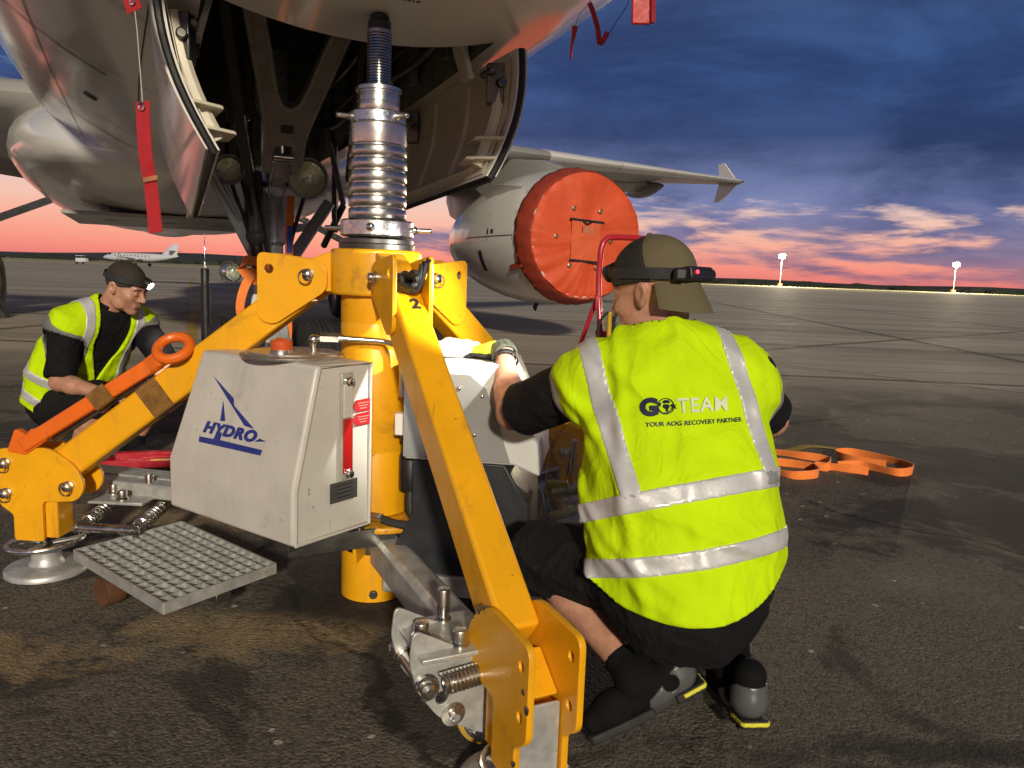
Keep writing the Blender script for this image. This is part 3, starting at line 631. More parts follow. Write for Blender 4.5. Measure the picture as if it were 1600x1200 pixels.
def lamp(c, r, dirv):
    d = Vector(dirv).normalized(); o_ = mk('landing_light', MB().lathe([(r*.25, -r*1.0), (r*.7, -r*.75), (r*1.02, -r*.1), (r*1.08, 0), (r*1.06, .012), (r*.96, .012), (r*.95, 0)], c, d, 32, cap=False), steel_dk, ng)
    mk('lens', MB().lathe([(r*.96, .002), (r*.85, .010), (r*.5, .022), (.002, .028)], c, d, 32, cap=False), glass, o_, smooth=80)
    mk('reflector', MB().lathe([(r*.95, -.005), (r*.7, -r*.35), (r*.3, -r*.6), (.002, -r*.65)], c, d, 32, cap=False), facet, o_)
    mk('bulb', MB().sphere(Vector(c)-d*r*.30, r*.16, 12, 8), M('bulb_glass', (.8, .82, .72), .2, var=.1), o_)
    return o_
tocam = -AFT-PORT*.12
lamp(AC(4.70, -.265, 1.60), .075, tocam); lamp(AC(4.67, .14, 1.585), .105, tocam); lamp(AC(4.85, -.25, 1.06), .058, tocam-PORT*.4)
mk('light_bracket', MB().beam(AC(4.76, -.26, 1.60), AC(4.95, -.02, 1.55), .03, .03), steel_dk, ng)
mk('light_bracket', MB().beam(AC(4.74, .14, 1.58), AC(4.95, .02, 1.55), .03, .03), steel_dk, ng)
mk('light_bracket', MB().beam(AC(4.9, -.25, 1.06), AC(4.98, -.03, 1.08), .025, .025), steel_dk, ng)
mk('aft_door', MB().prism(rnd([(0, 0), (.5, -.08), (.62, .42), (.1, .5)], .04), AC(5.2, .40, 1.42), (AFT+PORT*.25).normalized(), (0, 0, 1), .03), geard, plane, bevel=.006)
mk('door_rod', MB().tube([AC(5.15, .34, 1.95), AC(5.2, .46, 1.5)], .018, 8).tube([AC(5.3, .48, 1.5), AC(5.6, .42, 1.25)], .022, 8), geard, plane)
# forward gear doors
def gdoor(sg):
    NX, NZ = 20, 12
    def S(a, b, o):     # a along X 0..1, b down 0..1
        X = 3.04+a*1.95; zt = 1.96-.02*a; zb = 1.475-.11*a
        z = zt+(zb-zt)*b; t = .645-.035*b-.075*b*b+.02*math.sin(math.pi*b)-.05*a-(.012+.052*b if sg < 0 else 0)
        # rounded fore edge
        return AC(X+.05*(1-math.cos((b-.5)*1.6))*(1 if a < .5 else 0), sg*(t+o), z)
    mb = MB(); N_ = (NX+1)*(NZ+1)
    for o in (.022, -.022): mb.v += [tuple(S(i/NX, j/NZ, o)) for i in range(NX+1) for j in range(NZ+1)]
    ix = lambda i, j: i*(NZ+1)+j
    for i in range(NX):
        for j in range(NZ):
            mb.f += [(ix(i, j), ix(i+1, j), ix(i+1, j+1), ix(i, j+1)), (N_+ix(i, j), N_+ix(i, j+1), N_+ix(i+1, j+1), N_+ix(i+1, j))]
    for i in range(NX): mb.f += [(ix(i, 0), N_+ix(i, 0), N_+ix(i+1, 0), ix(i+1, 0)), (ix(i, NZ), ix(i+1, NZ), N_+ix(i+1, NZ), N_+ix(i, NZ))]
    for j in range(NZ): mb.f += [(ix(0, j), ix(0, j+1), N_+ix(0, j+1), N_+ix(0, j)), (ix(NX, j), N_+ix(NX, j), N_+ix(NX, j+1), ix(NX, j+1))]
    d = mk('gear_door', mb, acw, plane, smooth=50)
    mk('inner_skin', MB().loft([[S(.02+.96*i/12, .03, -.027), S(.02+.96*i/12, .5, -.027), S(.02+.96*i/12, .97, -.027), S(.02+.96*i/12, .97, -.024), S(.02+.96*i/12, .5, -.024), S(.02+.96*i/12, .03, -.024)] for i in range(13)]), cream, d, smooth=50)
    se = [S(0, j/10, 0) for j in range(11)]+[S(i/16, 1, 0) for i in range(1, 17)]
    mk('door_seal', MB().tube(se, .014, 8), seald, d)
    rb = MB()
    rb.tube([S(.045, j/10, -.05) for j in range(1, 10)], .026, 8)
    mk('edge_frame', rb, cream, d)
    for a in (.22, .42, .62, .82): mk('stiffener', MB().tube([S(a, j/8, -.032) for j in range(1, 8)], .014, 6), cream, d)
    mk('stiffener', MB().tube([S(i/12, .9, -.034) for i in range(1, 12)], .016, 6), cream, d)
    for b in (.68, .84): mk('rib', MB().add([S(.0, b, -.02), S(.11, b, -.02), S(.10, b, -.10), S(.03, b, -.12)]+[S(.0, b+.025, -.02), S(.11, b+.025, -.02), S(.10, b+.025, -.10), S(.03, b+.025, -.12)], [(0, 1, 2, 3), (7, 6, 5, 4), (0, 4, 5, 1), (1, 5, 6, 2), (2, 6, 7, 3), (3, 7, 4, 0)]), cream, d, bevel=.003)
    for a in (.05, .55):
        p = S(a, .25, -.03)
        hg = mk('hinge_arm', MB().prism([(-.045, 0), (.05, 0), (.075, .12), (.05, .26), (-.02, .26), (-.045, .12)], AC(3.14+a*1.9, sg*.50, 1.86), AFT*.9-PORT*sg*.0, (PORT*sg*-.28+Vector((0, 0, 1))).normalized(), .022), M('hinge_white', (.66, .64, .58), .4, var=.06), d, bevel=.004)
        mk('bracket', MB().box(p-PORT*sg*.035, (.07, .06, .15)).cyl(p-PORT*sg*.03-AFT*.06, p-PORT*sg*.03+AFT*.06, .018).cyl(p-PORT*sg*.07-AFT*.05+V(0, 0, .04), p-PORT*sg*.07+AFT*.05+V(0, 0, .04), .014), steel_dk, d, bevel=.005)
    return d
gdoor(1); gdoor(-1)
mk('aft_door', MB().prism(rnd([(0, 0), (.42, -.02), (.42, .20), (0, .22)], .02), AC(5.25, -.42, 1.40), AFT, Vector((0, 0, 1)), .03), acw, plane, bevel=.006)

# ------------------------------------------------------------------ tripod jack
jk = empty('tripod_jack', JACK, 'yellow steel tripod jack with grey oil tank under the aircraft nose', 'jack')
def LF(ang):
    U = V(math.cos(rad(ang)), math.sin(rad(ang)), 0); Wd = V(-U.y, U.x, 0)
    return (lambda u, w, z: JACK+U*u+Wd*w+V(0, 0, z)), U, Wd
ZU = V(0, 0, 1)
# column: outer tube, cut-out base cup, head
col = mk('column', MB().lathe([(.100, .30), (.113, .30), (.1135, .505), (.1125, .508), (.1125, .515), (.1135, .518), (.1135, .845), (.1125, .848), (.1125, .853), (.1135, .856), (.1135, .925), (.1125, .928), (.1125, .933), (.1135, .936), (.1135, 1.02), (.1, 1.02)], JACK, ZU, 48), yel, jk)
mk('base_flange', MB().lathe([(.06, .27), (.19, .27), (.195, .275), (.195, .288), (.19, .293), (.06, .295)], JACK+V(.03, -.01, 0), ZU, 40), yel_dirty, jk, bevel=.003)
for a in (20, 140, 260):
    P, U, Wd = LF(a); mk('gusset', MB().prism([(.09, .16), (.17, .16), (.19, .27), (.09, .27)], JACK, U, ZU, .012), yel, jk, bevel=.002)
mk('inner_cylinder', MB().cyl(JACK+V(0, 0, .03), JACK+V(0, 0, .31), .082, n=32), steel_dk, jk)
cup = MB(); nn = 48; rg = []
for r, s_ in ((.108, 0), (.108, 1), (.100, 1), (.100, 0)):
    ring = []
    for k in range(nn):
        a = 2*math.pi*k/nn; top = .195 if math.cos(a-rad(262)) < .25 else .165+.0*k
        ring.append(JACK+V(r*math.cos(a), r*math.sin(a), .002 if s_ == 0 else top))
    rg.append(ring)
mk('base_cup', MB().loft(rg, cap=False), yel, jk, bevel=.002)
mk('drain_plug', MB().cyl(JACK+V(.02, -.104, .032), JACK+V(.022, -.118, .032), .014, n=16), steel_dk, jk, bevel=.002)
hd = []
for z, k in ((1.018, 1), (1.03, 1.0), (1.15, 1.0), (1.164, .985)):
    hd.append([JACK+V(.148*k*math.cos(2*math.pi*i/12+.26), .148*k*math.sin(2*math.pi*i/12+.26), z) for i in range(12)])
mk('head', MB().loft(hd), yel, jk, bevel=.008, seg=3)
# telescopic ram
mk('base_collar', MB().lathe([(.09, 1.164), (.122, 1.165), (.123, 1.18), (.118, 1.184), (.118, 1.196), (.104, 1.20), (.09, 1.2)], JACK, ZU, 40), steel_dk, jk)
def lock_ring(z0, z1, r, rin, bars, L):
    o = mk('lock_ring', MB().lathe([(rin, z0), (r-.006, z0), (r, z0+.005), (r, z1-.005), (r-.006, z1), (rin, z1)], JACK, ZU, 48), alu, jk)
    for a in bars:
        d = V(math.cos(rad(a)), math.sin(rad(a)), 0); zc = (z0+z1)/2
        mk('ring_bar', MB().lathe([(.013, r-.012), (.013, r+.006), (.0085, r+.012), (.0085, r+L), (.006, r+L+.003)], JACK+V(0, 0, zc), d, 14), steel, o)
    return o
lock_ring(1.205, 1.258, .118, .08, (6, 174), .055); lock_ring(1.555, 1.595, .087, .05, (-38, 205, 60, 140), .045)
mk('ring_bolt', MB().sphere(JACK+V(0, -.119, 1.232), (.014, .008, .014), 14, 8), chrome, jk)
pr_ = [(.06, 1.258)]
z = 1.262
while z < 1.455:
    pr_ += [(.091, z), (.0925, z+.003), (.0925, z+.028), (.091, z+.031), (.0865, z+.0325), (.0865, z+.0365)]; z += .0385
pr_ += [(.091, z), (.0915, z+.004), (.0915, 1.552), (.06, 1.553)]
mk('outer_ram', MB().lathe(pr_, JACK, ZU, 48), steel, jk, smooth=50)
pr_ = [(.05, 1.55)]; z = 1.595
pr_ += [(.067, 1.596), (.067, 1.615), (.064, 1.617), (.064, 1.622), (.067, 1.624), (.067, 1.64), (.064, 1.642), (.064, 1.647), (.067, 1.649), (.067, 1.655), (.072, 1.657), (.072, 1.668), (.04, 1.669)]
mk('middle_ram', MB().lathe(pr_, JACK, ZU, 40), steel, jk, smooth=50)
pr_ = [(.03, 1.665)]; z = 1.669
while z < 1.825:
    pr_ += [(.0385, z), (.0385, z+.0045), (.034, z+.0062), (.034, z+.0068)]; z += .0085
pr_ += [(.0385, z), (.0385, 1.842), (.03, 1.843)]
mk('inner_ram', MB().lathe(pr_, JACK, ZU, 36), M('threaded_ram', (.34, .33, .30), .27, 1, var=.15), jk, smooth=50)
mk('ram_cap', MB().lathe([(.03, 1.84), (.036, 1.842), (.036, 1.868), (.031, 1.872), (.030, 1.885), (.022, 1.892), (.018, 1.905)], JACK, ZU, 32), blackp, jk)
# legs
PLT = rnd([(.375, 1.145), (.26, 1.132), (.150, 1.118), (.150, 1.03), (.195, 1.00), (.325, .912), (.375, .93)], [.025, .05, .05, .05, .04, .03, .03])
FTP = rnd([(1.285, .452), (1.10, .462), (1.012, .402), (.980, .335), (1.01, .283), (1.125, .277), (1.135, .265), (1.135, .135), (1.235, .135), (1.235, .225), (1.285, .26)], [.025, .03, .03, .035, .03, .01, .01, .006, .01, .012, .02])
def pin(P, U, Wd, u, z, w0, par, r=.0155):
    o = mk('pin', MB().lathe([(r*1.25, -.004), (r*1.25, .006), (r, .008), (r*.9, .022), (r*.5, .026)], P(u, w0, z), Wd*(1 if w0 > 0 else -1), 16), steel, par)
    mk('retaining_ring', MB().torus(P(u+.008, w0+(.012 if w0 > 0 else -.012), z-.008), (Wd+U*.2), .023, .0022, 20, 6), steel, o); return o
lg = {}
for nm, ang in (('L', 177.0), ('R', 52.0), ('F', 296.0)):
    P, U, Wd = LF(ang)
    mk('head_lug', MB().prism(rnd([(.08, 1.025), (.10, 1.150), (.145, 1.155), (.235, 1.115), (.235, 1.035), (.205, 1.025)], .02), JACK, U, ZU, .088), yel, jk, bevel=.004)
    dz = -.05 if nm == 'F' else 0; up_ = .035 if nm == 'L' else 0
    A0 = P(.235, 0, 1.035); A1 = P(1.095, 0, .377+dz); up = (A1-A0).cross(Wd)
    up = up if up.z > 0 else -up
    beam = mk('leg', MB().beam(A0, A1, .094, .112, up=up), yel, jk, bevel=.011, seg=3); lg[nm] = beam
    for s_ in (-1, 1):
        plate('lug_plate', [PLT, circ(.338, 1.092, .017)], .013, P(0, s_*.0545, 0), U, ZU, yel, beam)
        pin(P, U, Wd, .208, 1.078, s_*.062, beam)
        fp = plate('foot_plate', [FTP]+[circ(x, y, .013, 12) for x, y in ((1.255, .405), (1.255, .30))], .015, P(0, s_*.0555, dz), U, ZU, yel, beam)
        pin(P, U, Wd, 1.035, .335+dz, s_*.064, fp) if nm != 'F' else None
        if nm == 'L':
            for zz in (.405, .30): pin(P, U, Wd, 1.255, zz, s_*.064, fp)
    ft = mk('foot_post', MB().beam(P(1.135+up_, 0, .14+1.2*dz), P(1.135+up_, 0, .40+dz if nm != 'F' else .235), .09, .155, up=U), yel if nm != 'F' else yel, beam, bevel=.006)
    if nm == 'F':
        plate('end_plate', [rnd([(-.043, .105), (.02, .105), (.026, .12), (.043, .13), (.043, .295), (-.043, .295)], .006)], .006, P(1.2235, 0, -.05), Wd, ZU, galv, beam)
        plate('inner_plate', [rnd([(-.044, -.05), (.044, -.05), (.044, .05), (-.044, .05)], .004)], .006, P(1.17, 0, .285), Wd, (ZU*.6-U*.8).normalized(), yel, beam)
    mk('foot_screw', MB().lathe([(.018, .03), (.018, .14), (.026, .141), (.026, .15)], P(1.135+up_, 0, 0), ZU, 16), steel_dk, beam)
    pd = mk('foot_pad', MB().lathe([(.125, 0), (.132, .004), (.132, .02), (.125, .026), (.058, .034), (.048, .05), (.046, .075), (.052, .082), (.02, .084)], P(1.135+up_, 0, .0), ZU, 40), galv, beam, smooth=50)
    hw = mk('hand_wheel', MB().torus(P(1.135+up_, 0, .112+dz), ZU+U*.06, .118 if nm != 'F' else .075, .0085, 40, 10), alu, beam)
    for k in range(3):
        a = 2*math.pi*k/3+.6; d = V(math.cos(a), math.sin(a), 0)
        mk('spoke', MB().beam(P(1.135+up_, 0, .105+dz)+d*.02, P(1.135+up_, 0, .111+dz)+d*(.117 if nm != 'F' else .075), .03, .007), galv, hw, bevel=.003)
P, U, Wd = LF(296)
t2 = text_mesh('2', .055, bold=.002, ext=.0008)    # hand-painted figure on the front leg
A0 = P(.235, 0, 1.035); A1 = P(1.045, 0, .365); dn = (A1-A0).normalized(); upn = dn.cross(Wd); upn = upn if upn.z > 0 else -upn
o_ = A0+dn*.13+upn*.0575; ex, ey = Wd, -dn
t2.transform(Matrix(((ex.x, ey.x, upn.x, o_.x), (ex.y, ey.y, upn.y, o_.y), (ex.z, ey.z, upn.z, o_.z), (0, 0, 0, 1))))
link('painted_number', t2, seald, lg['F'], 0)
# chipped edges of the front foot: small bare-steel scars
for (u, z, l) in ((1.05, .432, .03), (1.075, .449, .02), (1.27, .36, .02), (1.285, .33, .03), (1.238, .19, .02), (1.02, .405, .012)):
    mk('paint_chip', MB().sphere(P(u, -.0625, z-.05), (.004, .004, l*.35), 8, 6), steel_dk, lg['F'])
# galvanised ground arms with sprung castors
for nm, ang, u1, zt in (('F', 296, 1.02, .25), ('R', 52, .95, .22)):
    P, U, Wd = LF(ang); mk('ground_arm', MB().prism([(-.048, 0), (.048, 0), (.048, .085), (.03, .1), (-.03, .1), (-.048, .085)], P(.13+(u1-.13)/2, 0, zt-.1), Wd, ZU, u1-.13), galv, jk, bevel=.004)
mk('ground_arm', MB().beam(V(-1.66, 2.86, .275), V(-.60, 2.70, .255), .16, .055), galv, jk, bevel=.005)
mk('arm_plate', MB().beam(V(-1.66, 2.90, .305), V(-.60, 2.74, .285), .10, .006), galv, jk)
def castor(ang, u0, wp, we, z0, z1, R=.09, wheel_=True):
    P, U, Wd = LF(ang); s_ = 1 if we > wp else -1
    o = mk('castor_bracket', MB().beam(P(u0, we-s_*.16, z1+.045), P(u0, we+s_*.03, z1+.045), .2, .012), galv, jk, bevel=.003)
    ol = [(wp-s_*.022, z0+.12), (wp-s_*.030, z0+.05), (wp-s_*.008, z0-.025), (wp+s_*.04, z0-.09), (wp+s_*.12, z0-.138), (we+s_*.06, z0-.18), (we+s_*.085, z0-.10), (we+s_*.06, z1-.03), (we-s_*.02, z1+.03), (we-s_*.07, z1+.05)] if wheel_ else None
    if ol:
        if s_ < 0: ol = ol[::-1]
        for du in (-.065, .065):
            hl = circ(wp+s_*.045, z0-.045, .017, 14)
            plate('side_plate', [rnd(ol, .02), hl], .008, P(u0+du, 0, 0), Wd, ZU, galv, o)
            for (w, z, r) in ((wp+s_*.072, z0-.088, .028), (we+s_*.047, z0-.155, .02)):
                e1 = -.0045 if du < 0 else .0045; dd = U*(1 if du > 0 else -1)
                wz = mk('washer', MB().lathe([(.004, 0), (r, 0), (r, .003), (r*.4, .004), (r*.4, .012), (.004, .013)], P(u0+du+e1, w, z), dd, 20), steel, o)
                mk('axle_nut', MB().cyl(P(u0+du+e1, w, z), P(u0+du+e1, w, z)+dd*.02, r*.36, n=6), chrome, o)
        wc = P(u0, we+s_*.047, R+.002)
        wh = mk('castor_wheel', MB().lathe([(R-.012, -.022), (R, -.016), (R+.001, 0), (R, .016), (R-.012, .022)], wc, U, 40, cap=False), M('amber_tyre', (.45, .27, .05), .45, var=.2), o)
        mk('castor_rim', MB().lathe([(.012, -.024), (.03, -.024), (.034, -.008), (R-.03, -.006), (R-.014, -.023), (R-.010, -.023), (R-.010, .023), (R-.014, .023), (R-.03, .006), (.034, .008), (.03, .024), (.012, .024)], wc, U, 36), alu, o)
        for k in range(5):
            a = 2*math.pi*k/5+.3; d = Wd*math.cos(a)+ZU*math.sin(a); mk('rim_spoke', MB().beam(wc+d*.025, wc+d*(R-.016), .014, .036, up=U), alu, o, bevel=.003)
    pinb = mk('cross_pin', MB().lathe([(.010, -.118), (.017, -.112), (.017, -.065), (.020, -.064), (.020, -.050), (.017, -.048), (.017, .048), (.020, .05), (.020, .064), (.017, .065), (.017, .112), (.010, .118)], P(u0, wp, z0), U, 18), steel, o)
    for du in (-.098, .098):
        mk('tension_spring', MB().spring(P(u0+du, wp+s_*.035, z0+.004), P(u0+du, we-s_*.02, z1-.004), .021, .0046, 10).torus(P(u0+du, wp, z0), U, .024, .0042, 18, 6, .3, 5.6), steel, o)
        mk('spring_anchor', MB().cyl(P(u0+du-.012, we, z1), P(u0+du+.012, we, z1), .024, n=16), steel_dk, o)
    for (du, dw, h, r) in ((-.07, -.05, .075, .015), (.06, -.06, .035, .017), (-.01, -.125, .032, .017)):
        mk('socket', MB().lathe([(r*.55, .05+h), (r*.95, .051+h), (r, .049+h), (r, .06), (r*1.3, .055), (r*1.3, .05), (r*.55, .052+h*.3)], P(u0+du, we+s_*dw, z1), ZU, 18), steel, o)
    return o
castor(296, .95, -.177, -.03, .224, .24)
castor(177, .945, 0.005, -.21, .17, .20, wheel_=False)
castor(52, .93, .12, -.03, .2, .22)
# grey oil tank
TN = V(math.cos(rad(235.5)), math.sin(rad(235.5)), 0); TE = V(-TN.y, TN.x, 0)
def TP(r, e, z): return JACK+TN*r+TE*e+V(0, 0, z)
def prof_ring(e0, e1):  # side polygon r,z with lateral taper
    return None
zb, zk, zt = .31, .475, .825
rings = [[TP(.157, -.455, zb), TP(.157, .135, zb), TP(.455, .130, zb), TP(.455, -.477, zb)],
         [TP(.157, -.455, zk), TP(.157, .137, zk), TP(.455, .133, zk), TP(.455, -.477, zk)],
         [TP(.165, -.385, zt), TP(.165, .143, zt), TP(.372, .138, zt), TP(.372, -.406, zt)]]
tank = mk('oil_tank', MB().loft(rings), tankw, jk, bevel=.010, seg=3)
# folded seam along the side panel edge
sm = [TP(.449, .137, zb+.004), TP(.449, .139, zk), TP(.368, .144, zt-.004), TP(.17, .148, zt-.004), TP(.163, .140, zb+.004), TP(.449, .137, zb+.004)]
mk('weld_flange', MB().tube(sm, .0055, 6), tankw, tank)
lid = TP(.27, -.09, zt)
mk('tank_lid', MB().lathe([(.10, 0), (.155, 0), (.157, .003), (.157, .010), (.152, .013), (.135, .014), (.133, .018), (.10, .02), (.01, .021)], lid, ZU, 48), M('dull_aluminium', (.50, .49, .46), .42, .9, var=.15, vscale=18, dirt=((.2, .15, .1), .3, 22)), tank, smooth=40)
cap = lid+TN*.07+TE*.035
mk('filler_neck', MB().cyl(cap+V(0, 0, .016), cap+V(0, 0, .03), .034, n=28), alu, tank)
capm = MB(); k = 40
capm.loft([[cap+V(math.cos(2*math.pi*i/k)*r*(1+.03*(i % 2)), math.sin(2*math.pi*i/k)*r*(1+.03*(i % 2)), z) for i in range(k)] for r, z in ((.031, .026), (.032, .030), (.0315, .055), (.028, .058))])
mk('filler_cap', capm, M('orange_plastic', (.62, .095, .02), .35, var=.12), tank)
mk('cap_lug', MB().beam(cap+V(0, 0, .060)-TE*.022, cap+V(0, 0, .060)+TE*.022, .008, .008), MATS['orange_plastic'], tank, bevel=.002)
pf = lid-TN*.045+TE*.045
mk('return_pipe', MB().tube(crv([pf+V(0, 0, .02), pf+V(0, 0, .05), pf+V(.03, 0, .062), pf+V(.12, .02, .058), pf+V(.22, .03, .052), pf+V(.265, .03, .03), pf+V(.272, .03, -.03), pf+V(.272, .03, -.12)], 7), .010, 12), steel, tank)
mk('pipe_fitting', MB().cyl(pf+V(.02, 0, .062), pf+V(.075, .01, .061), .017, n=6).cyl(pf+V(.075, .01, .061), pf+V(.09, .012, .06), .013, n=16).sphere(pf+V(0, 0, .055), .016, 10, 8), steel, tank)
# sight gauge on the side panel
SIDE = .1435
sg_ = mk('sight_gauge', MB().box((0, 0, 0), (1, 1, 1)).xf(lambda x, y, z: TP(.268+x*.046, SIDE+.004+y*.010, .636+z*.325)), M('gauge_backing', (.42, .40, .35), .25, .3, var=.1), tank, bevel=.002)
mk('gauge_oil', MB().box((0, 0, 0), (1, 1, 1)).xf(lambda x, y, z: TP(.268+x*.036, SIDE+.0105+y*.006, .58+z*.165)), M('red_oil', (.38, .012, .01), .1, var=.1, coat=.8), sg_, bevel=.002)
mk('gauge_tube', MB().box((0, 0, 0), (1, 1, 1)).xf(lambda x, y, z: TP(.268+x*.036, SIDE+.0105+y*.006, .715+z*.10)), M('clear_gauge', (.55, .52, .45), .06, var=.05, coat=1), sg_, bevel=.002)
for z in (.775, .497):
    mk('gauge_bolt', MB().lathe([(.014, 0), (.014, .010), (.010, .013), (.010, .02), (.004, .023)], TP(.268, SIDE+.008, z), TE, 18), chrome, sg_)
arm_ = M('red_sticker', (.40, .02, .025), .35, var=.08); white_ = M('white_print', (.75, .74, .70), .5, var=.05)
for k, z in enumerate((.694, .652)):
    pl_ = MB().prism([(.242, z), (.228, z+.018), (.168, z+.020), (.168, z-.017), (.228, z-.018)], TP(0, SIDE+.0035, 0)-V(0, 0, 0), TN, ZU, .002); st_ = mk('level_arrow', pl_, arm_, tank, smooth=0)
    for j in range(3): mk('print_line', MB().box((0, 0, 0), (1, 1, 1)).xf(lambda x, y, zz: TP(.20+x*(.045-.008*j), SIDE+.0048+y*.0006, z+.008-j*.008+zz*.0025)), M('faded_print', (.55, .25, .2), .5), st_, smooth=0)
np_ = mk('rating_plate', MB().box((0, 0, 0), (1, 1, 1)).xf(lambda x, y, z: TP(.275+x*.108, SIDE+.002+y*.002, .443+z*.060)), M('grey_plate', (.15, .15, .14), .35, .6, var=.1), tank)
for j in range(4): mk('print_line', MB().box((0, 0, 0), (1, 1, 1)).xf(lambda x, y, z: TP(.272+x*(.07-.01*(j % 2)), SIDE+.0035+y*.0006, .462-.012*j+z*.003)), seald, np_, smooth=0)
# blue emblem and lettering on the sloping front
SU = (TP(.372, 0, zt)-TP(.455, 0, zk)).normalized(); SO = TP(.455, 0, zk); SN = TE.cross(SU); SN = SN if SN.dot(TN) > 0 else -SN
blue = M('blue_decal', (.012, .028, .20), .4, var=.08)
def SP(e, u): return SO+TE*e+SU*u+SN*.0016
def decal(name, poly):
    return mk(name, MB().prism(poly, SO+SN*.0012, TE, SU, .0012), blue, tank, smooth=0)
decal('emblem', [(-.322, .283), (-.202, .226), (-.194, .205), (-.080, .148), (-.128, .152)])
decal('emblem', [(-.249, .212), (-.222, .1525), (-.246, .1505)])
decal('emblem', [(-.048, .1245), (-.017, .1200), (-.068, .1120)])
decal('emblem', [(-.335, .0885), (-.262, .091), (-.252, .114), (-.226, .1165), (-.230, .0925), (-.027, .0935), (-.031, .0765), (-.333, .0715)])
tm = text_mesh('HYDRO', .058, shear=.28, bold=.0035, ext=.0006, space=1.12)
xs_ = [v.co.x for v in tm.vertices]; x0, x1 = min(xs_), max(xs_)
for v in tm.vertices:
    f = (v.co.x-x0)/(x1-x0); e = -.322+f*.262; u = .107+v.co.y*.80+.004*f; p = SO+TE*e+SU*u+SN*(.0018+v.co.z); v.co = p
link('lettering', tm, blue, tank, 0)
# support rail under the tank
mk('tank_rail', MB().beam(TP(.30, -.40, .285), TP(.16, .12, .285), .06, .03).beam(TP(.40, .02, .275), TP(.12, .02, .275), .05, .035), steel_dk, jk, bevel=.003)
mk('tank_rail', MB().beam(TP(.38, .02, .262), V(-.36, 2.38, .262), .012, .06), steel_dk, jk, bevel=.002)
# grating step: bearing frame and crossing bars, each bar a piece
s0, s1, s2 = V(-1.43, 2.445, .13), V(-.962, 2.066, .13), V(-1.213, 2.77, .13)
ge = (s1-s0); gf = (s2-s0); step = mk('grating_step', MB().beam(s0, s1, .006, .034).beam(s1, s1+gf, .006, .034).beam(s1+gf, s2, .006, .034).beam(s2, s0, .006, .034), galv, jk)
for i in range(1, 13):
    f = i/13; mk('grating_bar', MB().beam(s0+ge*f, s0+ge*f+gf, .0035, .026), galv, step)
for i in range(1, 10):
    f = i/10; mk('cross_bar', MB().beam(s0+gf*f+V(0, 0, .006), s1+gf*f+V(0, 0, .006), .0035, .016), galv, step)
mk('step_leg', MB().beam(s1+V(-.01, .03, -.02), s1+V(-.01, .03, -.125), .03, .006).beam(s0+V(.05, .0, -.02), s0+V(.05, 0, -.11), .03, .006), galv, step)
mk('step_rail', MB().beam(s0+gf*.5-V(0, 0, .035), s1+gf*.5-V(0, 0, .035), .05, .03), steel_dk, step, bevel=.003)
mk('step_roller', MB().lathe([(.01, -.03), (.045, -.03), (.048, -.02), (.048, .02), (.045, .03), (.01, .03)], V(-1.27, 2.36, .05), gf.normalized(), 28), M('brown_roller', (.10, .045, .02), .5, var=.3), step)
# orange tow bar strapped to the left leg with brown tape
P, U, Wd = LF(177)
def LT(u, z, w=.0): return P(u, w, z)
tb = mk('tow_bar', MB().beam(LT(.715, .775, .055), LT(1.19, .468, .055), .045, .05), orp, jk, bevel=.006)
tring = MB(); cR = LT(.662, .822, .055); tring.torus(cR, (Wd*.75+V(0, 0, .9)).normalized(), .052, .017, 36, 10)
mk('tow_eye', tring, orp, tb)
mk('tow_eye_shank', MB().beam(LT(.70, .79, .055), LT(.745, .757, .055), .06, .05, w2=.046), orp, tb, bevel=.006)
plate('tow_claw', [rnd([(1.12, .50), (1.15, .53), (1.175, .505), (1.21, .525), (1.23, .475), (1.24, .448), (1.18, .44), (1.10, .495)], .008)], .03, P(0, .055, 0), U, ZU, orp, tb)
mk('tow_lever', MB().beam(LT(.76, .715, .03), LT(1.10, .49, .03), .02, .02).beam(LT(.80, .71, .03), LT(.86, .65, .03), .035, .03), steel_dk, tb, bevel=.004)
lv = (A1-A0)
A0 = P(.235, 0, 1.035); A1 = P(1.045, 0, .415); dl = (A1-A0).normalized(); uu = dl.cross(Wd); uu = uu if uu.z > 0 else -uu
def wrap(name, c, hw, hh, L, off=(0, 0)):
    rg = []
    for i in range(7):
        f = (i/6-.5)*L; j = 1+.006*((i*37) % 5-2)
        rg.append([c+dl*f+Wd*(a*hw*j)+uu*(b*hh*j) for a, b in rnd([(-1, -1), (1, -1), (1, 1), (-1, 1)], .2, 3)])
    return mk(name, MB().loft(rg, cap=False), tape, jk, smooth=40)
wrap('tape_wrap', A0+dl*.63, .050, .059, .085)
wrap('tape_wrap', LT(.905, .652, .055), .028, .031, .075)
# electric pump unit on the far side
PA = -7; P, U, Wd = LF(PA)
o0 = .10
def PP(u, w, z): return P(u, w-.02, z)
lt = M('pump_cover_paint', (.55, .555, .545), .4, var=.05, vscale=5)
cov = [[PP(.16, w, .53), PP(.50, w, .53), PP(.58, w, .50), PP(.57, w, .60), PP(.46, w, .835), PP(.16, w, .835)] for w in (-.20, .20)]
pump = mk('pump_cover', MB().loft(cov), lt, jk, bevel=.008)
side = mk('side_panel', MB().prism([(.16, .54), (.49, .54), (.41, .76), (.36, .80), (.16, .80)], PP(0, -.205, 0), U, ZU, .006), M('shaded_grey_panel', (.23, .235, .235), .45, var=.05), pump)  # cover side in shadow: the shade is put into this darker grey
for u, z in ((.40, .74), (.33, .76), (.38, .62), (.22, .76)): mk('panel_screw', MB().sphere(PP(u, -.21, z), .007, 10, 6), chrome, side)
mk('vent_label', MB().prism([(.285, .66), (.32, .66), (.32, .70), (.285, .70)], PP(0, -.21, 0), U, ZU, .002), seald, side, smooth=0)
